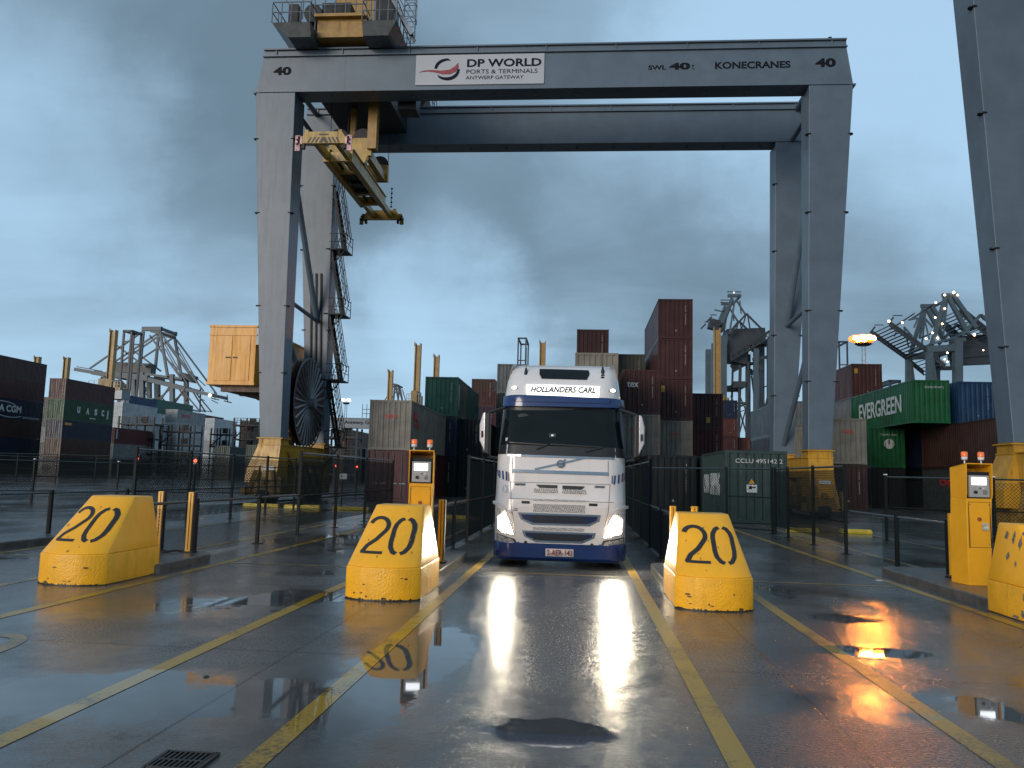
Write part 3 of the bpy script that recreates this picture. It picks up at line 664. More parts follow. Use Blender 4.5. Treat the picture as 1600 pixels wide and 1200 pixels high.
# front patches, in the order bottom to top
cab_patch("fog_lamp_housing", PX((776, 833), (805, 841), (809, 849), (776, 846)), TBLK, truck, .012)
cab_patch("fog_lamp_housing", PX((975, 840), (942, 844), (938, 853), (975, 852)), TBLK, truck, .012)
FOG = mat("fog_lamp_glass", (.35, .34, .32), .15, var=.4, scale=25, coat=.5)
cab_patch("fog_lamp", PX((778, 835), (802, 842), (805, 847), (778, 845)), FOG, truck, .018)
cab_patch("fog_lamp", PX((973, 842), (945, 846), (942, 851), (973, 850)), FOG, truck, .018)
cab_patch("front_apron", PX((803, 790), (947, 793), (943, 835), (936, 850), (925, 855), (830, 852), (812, 846), (808, 838)), TW, truck, .016, sm=True)
def grille(poly, inner):
    f = cab_patch("grille_frame", poly, CHROME, truck, .026, .02)
    cx_ = sum(p[0] for p in inner)/len(inner); cz_ = sum(p[1] for p in inner)/len(inner)
    inner = [(cx_+(p[0]-cx_)*.965, cz_+(p[1]-cz_)*.86) for p in inner]
    cab_patch("grille", inner, mat("grille_blue", (.006, .016, .06), .35, var=.1), f, .030, .01)
    return f
g1 = grille(PX((810, 799.5), (938.5, 804), (936, 814), (921, 821.5), (832, 819), (815, 811)), PX((812.5, 801.5), (936, 805.8), (934, 813), (920, 819.3), (833, 817), (817, 810)))
g2 = grille(PX((816.5, 827.5), (930.5, 832), (928, 840), (909, 848.5), (838, 846), (820, 837)), PX((819, 829.5), (928, 833.8), (926, 839.2), (908, 846.2), (839, 844), (822, 836.5)))
for gg, a in ((g1, [(833, 803.5), (913, 806), (913, 818), (833, 816)]), (g2, [(833, 831.5), (913, 834.3), (909, 845), (838, 843)])):
    b = MB(); (x0, zt), (x1, _), (_, zb) = T(*a[0]), T(*a[1]), T(*a[3])
    for i in range(4):
        z = zb+(zt-zb)*(i+.5)/4
        for s in range(3):
            xa = x0+(x1-x0)*(s+.04)/3; xb = x0+(x1-x0)*(s+.96)/3
            b.bar((xa, fy(xa, z)-.036, z), (xb, fy(xb, z)-.036, z), .02, (zt-zb)/4*.62)
    tb(b, "grille_slats", BLACK, gg)
# perforated bands
for q in ([(834, 786.5), (914, 789), (914, 801.5), (834, 799)], [(833, 822.5), (913, 825), (913, 830), (833, 827.5)], [(835, 763), (871, 764), (871, 770), (835, 769)], [(879, 764), (915, 765.5), (915, 772), (879, 770.5)], [(834, 779.5), (914, 782), (914, 784), (834, 781.5)]):
    cab_patch("perforated_panel", PX(*q), M_GRIL, truck, .0185, .006)
for q in ([(838, 757), (871, 758), (871, 763), (843, 762)], [(879, 758.5), (914, 760), (909, 765), (879, 764)], [(816, 782), (828.5, 782.5), (828.5, 786.5), (816, 786)], [(920, 786), (933, 786.5), (933, 790.5), (920, 790)]):
    cab_patch("air_slot", PX(*q), TBLK, truck, .012, .01)
for q in ([(805, 754), (822, 755), (822, 760), (805, 759)], [(929, 758), (945, 759), (945, 764.5), (929, 763)]):   # illegible model badges: short grey strokes
    b = MB(); (x0, z0), (x1, z1) = T(*q[3]), T(*q[1])
    for i in range(7):
        xa = x0+(x1-x0)*i/7; z = z0+(z1-z0)*(.15 if i % 3 else .3); b.box(xa, xa+(x1-x0)*.09, fy(xa, z)-.014, fy(xa, z)-.004, z, z1)
        b.box(xa, xa+(x1-x0)*.12, fy(xa, z)-.014, fy(xa, z)-.004, (z0+z1)/2-.006, (z0+z1)/2+.006)
    tb(b, "badge", GALV, truck)
(x0, z0), (x1, z1) = T(803, 797), T(810, 792); b = MB(); b.box(x0, x1, fy(x0, z0)-.026, fy(x0, z0)-.012, z0, z0+.012); b.box(x0+.02, x1, fy(x0, z0)-.026, fy(x0, z0)-.012, z0+.025, z0+.037); tb(b, "badge", DARK, truck)
cab_patch("dirt_smudge", [(T(790, 764)[0]+.06*math.cos(6.28*i/14), T(790, 764)[1]+.075*math.sin(6.28*i/14)) for i in range(14)], mat("grey_patch", (.42, .44, .45), .4, var=.1), truck, .003, .004)
# hood shut lines
b = MB()
for (xa, za), (xb, zb) in [(T(801, 715), T(801, 741)), (T(950, 720), T(950, 745)), (T(798, 752), T(800, 793)), (T(953, 757), T(950, 800)), (T(798, 753), T(953, 757)), (T(800, 793), T(808, 838)), (T(950, 800), T(940, 843)), (T(775, 777), T(978, 786))]:
    n = 10
    for i in range(n):
        a = Vector((xa+(xb-xa)*i/n, 0, za+(zb-za)*i/n)); c = Vector((xa+(xb-xa)*(i+1)/n, 0, za+(zb-za)*(i+1)/n)); a.y = fy(a.x, a.z)-.003; c.y = fy(c.x, c.z)-.003
        if 3 <= 99: b.bar(a, c, .007, .007)
tb(b, "panel_gaps", TBLK, truck)
# tow eye covers
for q in ((822, 846.5), (924.5, 850.5)):
    x, z = T(*q); b = MB(); b.lathe([(.0, -.012), (.03, -.01), (.032, .02)], (x, fy(x, z)-.018, z), 'y', 12); tb(b, "tow_eye", BLACK, truck)
# chrome strips, diagonal bar and ring emblem
def strip(pts, w, name, m, off=.014, d=.02):
    b = MB()
    for (xa, za), (xb, zb) in zip(pts[:-1], pts[1:]):
        n = 8
        for i in range(n):
            a = Vector((xa+(xb-xa)*i/n, 0, za+(zb-za)*i/n)); c = Vector((xa+(xb-xa)*(i+1)/n, 0, za+(zb-za)*(i+1)/n)); a.y = fy(a.x, a.z)-off; c.y = fy(c.x, c.z)-off; b.bar(a, c, d, w)
    return tb(b, name, m, truck)
strip(PX((794, 711), (960, 717)), .035, "chrome_strip", CHROME); strip(PX((801, 735.5), (950, 740.5)), .06, "chrome_strip", CHROME)
strip(PX((836, 733), (914, 715.5)), .032, "diagonal_bar", CHROME, .016)
ex, ez = T(876, 725); ey = fy(ex, ez)-.03
b = MB(); n = 28
for i in range(n):
    t0, t1 = 6.2832*i/n, 6.2832*(i+1)/n; b.bar((ex+.062*math.cos(t0), ey, ez+.062*math.sin(t0)), (ex+.062*math.cos(t1), ey, ez+.062*math.sin(t1)), .02, .02)
b.bar((ex+.05, ey, ez+.05), (ex+.085, ey, ez+.085), .018); b.bar((ex-.05, ey-.012, ez), (ex+.05, ey-.012, ez), .01, .03)
tb(b, "emblem", mat("dark_chrome", (.2, .2, .21), .25, metal=1, var=.05), truck)
b = MB(); b.lathe([(0, -.004), (.056, -.003), (.056, .012)], (ex, ey, ez), 'y', 24); tb(b, "emblem_disc", CHROME, truck)
# windscreen surround, glass, wipers
cab_patch("windscreen_frame", PX((786, 630), (973, 637), (977.5, 668), (979.5, 716), (777, 709), (778, 700), (782, 660)), TBLK, truck, .008, sm=True)
cab_patch("windscreen", PX((790.5, 634), (970, 640.5), (974, 667), (976, 700), (876, 697.5), (782, 694), (785.5, 662)), GLASS_D, truck, .013, sm=True)
for pts in (PX((838, 702), (855, 695), (796, 691)), PX((915, 706), (942, 699), (860, 694))):
    strip(pts, .022, "wiper", TBLK, .03, .02)
b = MB(); x, z = T(791, 686); b.box(x-.022, x+.022, fy(x, z)-.018, fy(x, z)-.012, z-.03, z+.03); tb(b, "sticker", mat("sticker_white", (.5, .52, .5), .5), truck)
x, z = T(863, 682); b = MB(); b.box(x-.06, x+.06, fy(x, z)-.016, fy(x, z)-.011, z-.05, z+.06); tb(b, "dash_device", mat("dim_device", (.05, .06, .065), .4, var=.4, scale=14), truck)
b = MB(); b.box(x-.02, x+.02, fy(x, z)-.02, fy(x, z)-.014, z+.01, z+.035); tb(b, "device_light", mat("device_glow", (.6, .7, .8), .4, emit=(.6, .8, 1), estr=.5), truck)
x, z = T(817, 649); b = MB(); b.loft([[(x+.11*math.cos(6.28*i/10)*s, fy(x, z)-.012-d, z+.05*math.sin(6.28*i/10)*s) for i in range(10)] for s, d in ((1, 0), (.9, .004))]); tb(b, "interior_mirror", TBLK, truck)
# visor, roof sign, roof hatch, lamps
cab_patch("sun_visor", PX((787.5, 617), (880, 619.5), (973.5, 622.5), (975, 639), (880, 635.5), (786, 632.5)), TB, truck, .05, .06, sm=True)
strip(PX((801, 621), (803, 626), (953, 630), (955, 625)), .006, "visor_groove", DARK, .053, .006)
SIGN = mat("backlit_sign", (.9, .9, .9), .3, emit=(1, .97, .92), estr=1.6, var=0)
s_ = cab_patch("roof_sign", PX((821, 599), (938, 602.5), (936, 621), (823, 617.5)), SIGN, truck, .03, .03)
(xl, zl), (xr, zr) = T(828, 613), T(931, 616)
xm, zm = (xl+xr)/2, (zl+zr)/2; nn = fnrm(xm, zm+.06); rv = Vector((1, 0, (zr-zl)/(xr-xl)*.0)).normalized(); uv = (nn.cross(rv)).normalized()
text("HOLLANDERS CARL", "roof_sign_lettering", mat("sign_black", (.02, .02, .022), .5), truck, Vector((xm+TX, fy(xm, zm)+TY, zm))+nn*.05, rv, uv if uv.z > 0 else -uv, width=xr-xl, height=.14, bold=.035, shear=.25, thick=.004)
cab_patch("roof_hatch", PX((841, 571.5), (920, 573.5), (921.5, 580), (917, 590), (845, 588), (841, 580)), GLASS_D, truck, .02, .04)
for q in ((802, 603.5), (958, 608)):
    x, z = T(*q); cab_patch("marker_lamp_surround", [(x+.075*math.cos(6.28*i/16), z+.035*math.sin(6.28*i/16)) for i in range(16)], mat("lamp_glass_grey", (.3, .3, .32), .2), truck, .012, .02)
    cab_patch("marker_lamp", [(x+.045*math.cos(6.28*i/14), z+.03*math.sin(6.28*i/14)) for i in range(14)], mat("marker_glow", (1, 1, 1), .3, emit=(1, .9, .8), estr=5, var=0), truck, .022, .02)
for q in ((943, 581.5), (942.5, 585.5)):
    x, z = T(*q); cab_patch("air_horn", [(x+.035*math.cos(6.28*i/12), z+.014*math.sin(6.28*i/12)) for i in range(12)], BLACK, truck, .015, .02)
for q, hgt in (((819, 579), .42), ((943, 577), .55)):
    x, z = T(*q); y = fy(x, z); b = MB(); b.tube((x, y+.02, z-.03), (x, y+.03, z+.12), .045, 10, r2=.018); o = tb(b, "antenna_base", BLACK, truck); b = MB(); b.tube((x, y+.03, z+.1), (x, y+.03, z+.1+hgt), .006, 6); tb(b, "antenna", BLACK, truck)
# side stripes on the cab corners
for pts in ([(776, 734), (777.5, 744)], [(779.5, 734.5), (780.5, 747)], [(785, 735.5), (786.5, 749)], [(791.5, 736.5), (792, 751)], [(795, 738), (795.5, 752)],
            [(956.5, 743), (956, 756)], [(961, 743), (959.5, 757)], [(967.5, 741.5), (966.5, 755.5)], [(974, 739.5), (973, 753)], [(977.8, 738.5), (977.4, 751)]):
    (xa, za), (xb, zb) = T(*pts[0]), T(*pts[1]); w = .018 if pts[0][0] in (795, 956.5, 776, 977.8) else .034
    cab_patch("side_stripe", [(xa-w/2, za), (xa+w/2, za), (xb+w/2, zb), (xb-w/2, zb)], TB, truck, .003, .004)
# headlamps
for pts, lit in ((PX((776.5, 793), (791.5, 797), (803.5, 834), (800, 836), (778, 828)), PX((779, 808), (790, 801), (796, 815), (802, 833), (779.5, 826))),
                 (PX((977, 802), (956, 803.5), (942.5, 840), (945, 842), (973.5, 834)), PX((970, 812), (958, 806), (950, 822), (943.5, 839), (969, 833)))):
    h_ = cab_patch("headlight", pts, mat("headlamp_glass", (.3, .3, .3), .08, var=.2, coat=.6), truck, .014)
    cab_patch("headlamp_glow", lit, HEADL, h_, .022, .006)
for s, pts in ((-1, [(770, 785), (783, 789), (791, 796), (800, 800)]), (1, [(981, 793), (965, 796), (957, 802), (950, 806)])):
    strip(PX(*pts), .05, "headlamp_brow", TW, .03, .05)
# number plate
cab_patch("number_plate", PX((853, 855.5), (896, 857), (896, 868.5), (853, 867)), mat("plate_white", (.7, .62, .58), .4, var=.02), truck, .05, .045)
(xl, zl), (xr, zr) = T(855, 866), T(894, 867.2)
text("2-AER-143", "plate_lettering", mat("plate_red", (.2, .015, .02), .4), truck, (TX+(xl+xr)/2, TY+fy(0, .3)-.064, (zl+zr)/2), (1, 0, 0), (0, 0, 1), width=xr-xl, height=.1, bold=.006, thick=.003)
# mirrors
for s in (-1, 1):
    b = MB()
    def mr(y, e): return [(s*(1.36+e*.5), y, 2.02+e), (s*(1.50-e), y, 2.06+e), (s*(1.53-e), y, 2.4), (s*(1.50-e), y, 2.72-e), (s*1.44, y, 2.84-e), (s*(1.36+e*.5), y, 2.84-e)]
    b.loft([mr(.34, .02), mr(.40, .0), mr(.56, .0), mr(.6, .03)]); mrr = tb(b, "mirror", TBLK, truck, bevel=.012)
    b = MB(); b.loft([[(s*1.45, .325, 2.1), (s*1.54, .36, 2.3), (s*1.545, .36, 2.6), (s*1.49, .325, 2.82), (s*1.45, .32, 2.84)], [(s*1.46, .42, 2.1), (s*1.565, .46, 2.3), (s*1.575, .46, 2.6), (s*1.51, .43, 2.82), (s*1.46, .42, 2.84)]])
    tb(b, "mirror_shell", TW, mrr, bevel=.008)
    b = MB(); b.box(s*1.50-.02, s*1.50+.02, .32, .345, 2.36, 2.48); tb(b, "shell_inset", BLACK, mrr)
    b = MB(); b.tube((s*1.08, .5, 2.95), (s*1.4, .45, 2.84), .03, 8); tb(b, "mirror_arm", TBLK, mrr); b = MB(); b.tube((s*1.1, .5, 1.95), (s*1.4, .48, 2.0), .03, 8); tb(b, "mirror_arm", TBLK, mrr)
# headlamp beams
for px, py in ((790, 815), (958, 822)):
    x, z = T(px, py)
    ld = bpy.data.lights.new("headlamp_beam", 'SPOT'); ld.energy = 420; ld.color = (1, .85, .6); ld.spot_size = R(36); ld.spot_blend = .7; ld.shadow_soft_size = .07
    lo = bpy.data.objects.new("headlamp_beam", ld); COL.objects.link(lo); lo.parent = truck; lo.location = (x, fy(x, z)-.12, z)
    lo.rotation_euler = (-Vector((.19*(1 if x > 0 else -1), -1, .03))).to_track_quat('Z', 'Y').to_euler()

# ================================================================== GANTRY CRANES
def lerp(a, b, t): return a+(b-a)*t
Y0, Y1 = 40.0, 47.0          # front planes of the two girders
ZB = at(800, 139, Y0).z      # underside of the girders
ZT = at(800, 86, Y0).z; ZR = at(800, 71, Y0).z
def crane_frame(root, xl, xr, y0, y1, legbot, lean=1.35):
    """two portal frames; xl/xr outer ends of the girders at their underside"""
    for y in (y0, y1):
        b = MB()
        b.loft([[(xl, y, ZB), (xr, y, ZB), (xr-.28, y, ZT+.1), (xl+.32, y, ZT+.1)], [(xl, y+1.25, ZB), (xr, y+1.25, ZB), (xr-.28, y+1.25, ZT+.1), (xl+.32, y+1.25, ZT+.1)]])
        gd = b.build("girder", GREY, root)
        b = MB(); b.box(xl+.30, xr-.26, y-.12, y+.35, ZT+.1, ZT+.16); b.box(xl+.32, xr-.28, y+.02, y+.1, ZT+.16, ZR-.05); b.box(xl+.32, xr-.28, y-.1, y+.4, ZR-.05, ZR+.03); b.bar((xl+.3, y+.6, ZR+.1), (xr-.2, y+.6, ZR+.1), .12, .14)
        b.build("rail_beam", GREY, gd)
        b = MB()
        for i in range(9): x = lerp(xl+1, xr-1, i/8); b.box(x-.03, x+.03, y-.05, y+.02, ZT+.16, ZR-.05)
        for x in (xl, xr): b.box(x-.12 if x == xl else x-.02, x+.02 if x == xl else x+.12, y-.06, y+1.3, ZB-.06, ZB+.02)
        b.box(lerp(xl, xr, .49)-.02, lerp(xl, xr, .49)+.02, y-.012, y+.0, ZB, ZT+.1)
        b.build("stiffeners", GREY, gd)
        b = MB()
        for k in range(1, 7):
            x = lerp(xl+.5, xr-.5, k/7); b.box(x-.025, x+.025, y-.007, y-.0015, ZB+.03, ZT+.08)
        b.box(xl+.2, xr-.2, y-.03, y+.0, ZB+.0, ZB+.05); b.build("weld_seams", GREY, gd)
        b = MB()
        for i in range(12):
            x = lerp(xl+4, xr-3, i/11); b.path([(x, y+.4, ZB), (x+.02, y+.4, ZB-.18), (x+.1, y+.4, ZB-.2), (x+.12, y+.4, ZB)], .015, 5)
        b.build("cable_loops", DARK, gd)
        for s, xo in ((1, xl), (-1, xr)):
            zb = legbot; to, ti = xo, xo+s*2.15; bo, bi = xo+s*lean, xo+s*(lean+1.1)
            b = MB(); rings = []
            for t in (0, .12, .55, 1):
                z = lerp(ZB-.02, zb, t); a, c = lerp(to, bo, t), lerp(ti, bi, t); d = lerp(1.5, 1.05, t)
                rings.append([(a, y, z), (c, y, z), (c, y+d, z), (a, y+d, z)])
            b.loft(rings); lg = b.build("leg", GREY, root, bevel=.02)
            for t in (.14, .36, .63, .82):
                z = lerp(ZB, zb, t); a, c = lerp(to, bo, t), lerp(ti, bi, t)
                for x in (a, c): b = MB(); b.lathe([(.0, -.02), (.17, -.02), (.17, .02), (0, .02)], (x, y+.1, z), 'z', 10); b.build("lifting_lug", DARK, lg)
    return

def yellow_foot(root, x0, x1, y0, y1, ztop, fl=.55, fr=.0):
    """sill beam, legs' sockets and bogies along one rail"""
    xm = (x0+x1)/2; w = .5
    b = MB(); b.loft([[(xm-w, y0+.9, ztop-1.3), (xm+w, y0+.9, ztop-1.3), (xm+w, y0+.9, ztop-.35), (xm-w, y0+.9, ztop-.35)], [(xm-w, y1+.3, ztop-1.3), (xm+w, y1+.3, ztop-1.3), (xm+w, y1+.3, ztop-.35), (xm-w, y1+.3, ztop-.35)]])
    b.box(xm-w-.06, xm+w+.06, y0+.9, y1+.3, ztop-1.34, ztop-1.28); b.box(xm-w-.06, xm+w+.06, y0+.9, y1+.3, ztop-.36, ztop-.32)
    b.build("sill_beam", YEL, root)
    for y in (y0, y1):
        b = MB(); b.loft([[(x0-fl, y-.3, 1.0), (x1+fr, y-.3, 1.0), (x1+fr, y+1.3, 1.0), (x0-fl, y+1.3, 1.0)], [(x0-fl*.9, y-.22, 1.6), (x1+fr*.9, y-.22, 1.6), (x1+fr*.9, y+1.25, 1.6), (x0-fl*.9, y+1.25, 1.6)],
                          [(x0-.02, y-.02, ztop-.35), (x1+.02, y-.02, ztop-.35), (x1+.02, y+1.1, ztop-.35), (x0-.02, y+1.1, ztop-.35)], [(x0-.02, y-.02, ztop), (x1+.02, y-.02, ztop), (x1+.02, y+1.1, ztop), (x0-.02, y+1.1, ztop)]])
        b.box(x0-.12, x1+.12, y-.1, y+1.2, ztop-.06, ztop-.02); b.box(x0-.06, x1+.06, y-.06, y+1.15, ztop-.4, ztop-.35)
        fb = b.build("leg_socket", YEL, root)
        b = MB(); b.box(xm-.15, xm+.4, y-.26, y-.23, 1.62, 1.82); b.build("notice", WHITE, fb)
        b = MB()
        for dy in (-.55, .35): b.box(x0-.25, x1+.15, y+dy, y+dy+.7, .35, 1.0)
        b.box(x0-.55, x0-.3, y-.7, y-.2, .35, .75); b.box(x1+.2, x1+.4, y-.7, y-.2, .4, 1.3)
        b.bar((x0-.2, y-.6, .5), (x0+.1, y-.5, 1.6), .18); b.bar((x1+.1, y-.6, .5), (x1-.1, y-.5, 1.6), .18); b.tube((xm, y-.7, 1.1), (xm, y-.45, 1.1), .14, 10)
        bo = b.build("bogie", YEL_DK, root)
        for dy in (-.3, .55):
            b = MB(); b.lathe([(.1, -.3), (.33, -.3), (.36, -.15), (.36, .15), (.33, .3), (.1, .3)], (xm, y+dy, .36), 'x', 18); b.build("wheel", DARK, bo)
    b = MB()
    for i in range(5): y = lerp(y0+1.8, y1-.6, i/4); b.box(xm-.5, xm+.5, y, y+.7, .5, 1.5 if i % 2 else 1.9)
    b.box(xm-.4, xm+.4, y0+1.5, y1-.3, .3, .55); b.build("drive_housing", YEL_DK, root)

xl, xr = at(400, 143, Y0).x, at(1333, 130, Y0).x
LEGB = at(1290, 703, Y0).z
crane = thing("gantry_crane", "huge grey gantry crane with white sign board spanning the whole yard behind the truck", "crane", ((xl+xr)/2, Y0, 0))
crane_frame(crane, xl, xr, Y0, Y1, LEGB)
yellow_foot(crane, xl+1.35, xl+2.45, Y0, Y1, LEGB); yellow_foot(crane, xr-2.45, xr-1.35, Y0, Y1, LEGB, .0, .05)
# crane rails and their dark plinths
for xc in (xl+1.9, xr-1.9):
    b = MB(); b.box(xc-.04, xc+.04, 36, 160, .0, .06); struct(b.build("crane_rail", DARK))
# lettering
def on_girder(body, px, py, wpx, hpx, m=LETTER, bold=.02, shear=0.0):
    a = at(px, py, Y0); w = at(px+wpx/2, py, Y0).x-at(px-wpx/2, py, Y0).x; h = at(px, py-hpx, Y0).z-a.z
    return text(body, "lettering", m, crane, (a.x, Y0-.003, a.z), (1, 0, .0), (0, 0, 1), width=w, height=h, bold=bold, shear=shear, thick=.012)
on_girder("40", 441, 117.5, 28, 13, bold=.045); on_girder("40", 1290, 105, 32, 14, bold=.045)
on_girder("SWL", 1027, 109, 28, 7, bold=.03); on_girder("40", 1062, 109, 33, 11, bold=.05); on_girder("t", 1083, 108.5, 4, 8, bold=.0); on_girder("KONECRANES", 1176, 107, 118, 11, bold=.03)
# sign board
a, c = at(649, 134, Y0), at(851, 84, Y0)
b = MB(); b.box(a.x, c.x, Y0-.06, Y0-.004, a.z, c.z); sb = b.build("sign_board", mat("sign_board_white", (.36, .38, .41), .45, var=.03, scale=.5), crane)
def on_board(body, px0, px1, py, hpx, bold=.02):
    p, q = at(px0, py, Y0), at(px1, py, Y0); text(body, "lettering", mat("navy_lettering", (.006, .007, .02), .7, spec=.15), sb, ((p.x+q.x)/2, Y0-.063, (p.z+q.z)/2), (1, 0, 0), (0, 0, 1), width=q.x-p.x, height=at(px0, py-hpx, Y0).z-p.z, bold=bold, thick=.01)
on_board("DP WORLD", 730, 846, 105, 12.5, .028); on_board("PORTS & TERMINALS", 729, 840, 115.5, 6.5, .0); on_board("ANTWERP GATEWAY", 728, 818, 124.5, 5.5, .0)
def crescent(pts_px, name, m):
    b = MB(); vs = [(at(x, y, Y0).x, at(x, y, Y0).z) for x, y in pts_px]; b.prism(vs, 'y', Y0-.085, Y0-.061); b.build(name, m, sb)
cx, cy = 699, 109.5
out1 = [(cx+20*math.cos(R(t)), cy-17*math.sin(R(t))) for t in range(85, 176, 9)]; in1 = [(cx+3+19*math.cos(R(t)), cy+1-15*math.sin(R(t))) for t in range(172, 80, -9)]
crescent(out1+in1, "emblem_arc", mat("navy_lettering", (0, 0, 0)))
out2 = [(cx+19.5*math.cos(R(t)), cy+17*math.sin(R(t))*1.0) for t in range(-2, 142, 9)]; in2 = [(cx-2+18*math.cos(R(t)), cy-1+13.5*math.sin(R(t))) for t in range(138, -4, -9)]
crescent(out2+in2, "emblem_arc", mat("navy_lettering", (0, 0, 0)))
crescent([(655, 114), (664, 111), (676, 110.5), (690, 111.5), (703, 110), (712, 104), (716, 99), (717, 106), (712, 113), (703, 117), (692, 117), (680, 114), (668, 112.5)], "emblem_swoosh", mat("maroon_lettering", (.25, .02, .035), .5))
# braces between front and rear frames
def cbrace(p, q, r=.13): b = MB(); b.tube(p, q, r, 10); b.build("brace", GREY, crane)
for s, xo in ((1, xl), (-1, xr)):
    xi = xo+s*1.9
    def P(t, y): return (lerp(xo+s*1.2, xo+s*1.9, t), y, lerp(ZB, LEGB, t))
    cbrace(P(.06, Y0+1.4), P(.60, Y1), .17); cbrace(P(.585, Y0+1.1), P(.60, Y1), .12); cbrace(P(.63, Y0+1.1), P(.97, Y1), .14)
    cbrace((xo+s*.5, Y0+1.1, ZB+1.2), (xo+s*1.2, Y1, ZB+.1), .14); cbrace((xo+s*.9, Y0+1.2, ZB+2.0), (xo+s*.9, Y1, ZB+2.0), .16)
# electrical house
p, q = at(323, 600, 41.0), at(402, 510, 41.0)
b = MB(); hx0, hx1, hz0, hz1 = p.x, q.x, p.z, q.z
b.box(hx0, hx1, 41, 49.5, hz0, hz1); eh = b.build("electrical_house", ORANGE, crane, bevel=.03)
b = MB(); b.box(hx0-.04, hx1+.04, 40.95, 49.55, hz1-.06, hz1+.05); b.box(hx0-.03, hx1+.03, 40.96, 41.01, hz1-.5, hz1-.42); b.box(hx0-.03, hx1+.03, 40.96, 49.52, hz0-.02, hz0+.12); b.build("house_trim", ORANGE, eh)
xm = lerp(hx0, hx1, .5)
for xa, xb in ((hx0+.35, xm-.02), (xm+.02, hx1-.3)):
    b = MB(); b.box(xa, xb, 40.97, 41.0, hz0+.2, hz1-.52); d_ = b.build("door", ORANGE, eh); b = MB(); b.box((xb-.3) if xa < xm-1 or xb < xm else xa+.05, (xb-.05) if xb < xm else xa+.3, 40.94, 40.968, lerp(hz0, hz1, .45), lerp(hz0, hz1, .47)); b.build("handle", DARK, d_)
b = MB()
for i in range(5): b.box(lerp(hx0, hx1, .25+.15*i), hx1+.3, 41.3+i*1.5, 41.6+i*1.5, hz0-.35-.08*i, hz0)
b.box(hx0+.6, hx1+.4, 42, 49, hz0-.3, hz0-.05); b.box(hx1-.4, hx1+1.2, 44, 46, hz0-.8, hz0-.3); b.build("house_bracket", mat("rusty_brown_steel", (.09, .05, .03), .6, var=.4, scale=4), eh)
p = at(417, 525, 41.2); b = MB(); b.box(p.x-.5, p.x+.1, 41, 41.5, p.z-.5, p.z+.4); b.build("junction_box", GALV, crane)
# cable reel between the left legs
rc = at(477, 630, 44.3); RR = 2.46
reel = MB(); reel.lathe([(.15, -.22), (RR*.97, -.22), (RR*.97, -.17), (.2, -.1), (.2, .1), (RR*.97, .17), (RR*.97, .22), (.15, .22)], rc, 'x', 56)
ro = reel.build("cable_reel", mat("reel_maroon", (.07, .032, .03), .5, var=.3, scale=2), crane)
b = MB()
for i in range(30):
    t = 2*math.pi*i/30
    for sx in (-.26, .26):
        w0, w1 = .05, .15
        d = Vector((0, math.cos(t), math.sin(t))); e = Vector((0, -math.sin(t), math.cos(t)))
        a_, b_ = rc+Vector((sx, 0, 0))+d*.3, rc+Vector((sx, 0, 0))+d*RR
        k = Vector((.03 if sx > 0 else -.03, 0, 0))
        b.loft([[a_-e*w0, a_+e*w0, a_+k], [b_-e*w1*.6, b_+e*w1*.6, b_+k*2.5]])
b.build("reel_spokes", mat("reel_grey", (.12, .125, .13), .4, metal=.3, var=.15), ro)
b = MB()
for i in range(40):
    t0, t1 = 2*math.pi*i/40, 2*math.pi*(i+1)/40
    for sx in (-.25, .25): b.bar(rc+Vector((sx, RR*1.02*math.cos(t0), RR*1.02*math.sin(t0))), rc+Vector((sx, RR*1.02*math.cos(t1), RR*1.02*math.sin(t1))), .05)
b.build("reel_rim", GALV, ro); b = MB(); b.tube(rc-Vector((.5, 0, 0)), rc+Vector((.6, 0, 0)), .3, 16); b.build("reel_hub", GALV, ro)
b = MB(); b.prism([(rc.y-1.9, 1.6), (rc.y+.2, 1.6), (rc.y-1.0, rc.z-.4)], 'x', rc.x-.55, rc.x-.4); b.prism([(rc.y-2.0, LEGB-.3), (rc.y+2.2, LEGB-.3), (rc.y+1.6, LEGB-1.6), (rc.y-1.4, LEGB-1.6)], 'x', rc.x-.5, rc.x-.32); b.bar((rc.x+.3, Y0+1, LEGB-.6), (rc.x+.3, Y0+2.6, LEGB-2), .2); b.build("reel_bracket", YEL, ro)
p = at(434, 673, 41.5); b = MB(); b.box(p.x-.06, p.x+.06, 41.4, 41.5, p.z-.06, p.z+.06); b.build("indicator_lamp", mat("green_lamp", (.1, .8, .3), .4, emit=(.1, 1, .4), estr=3), crane)
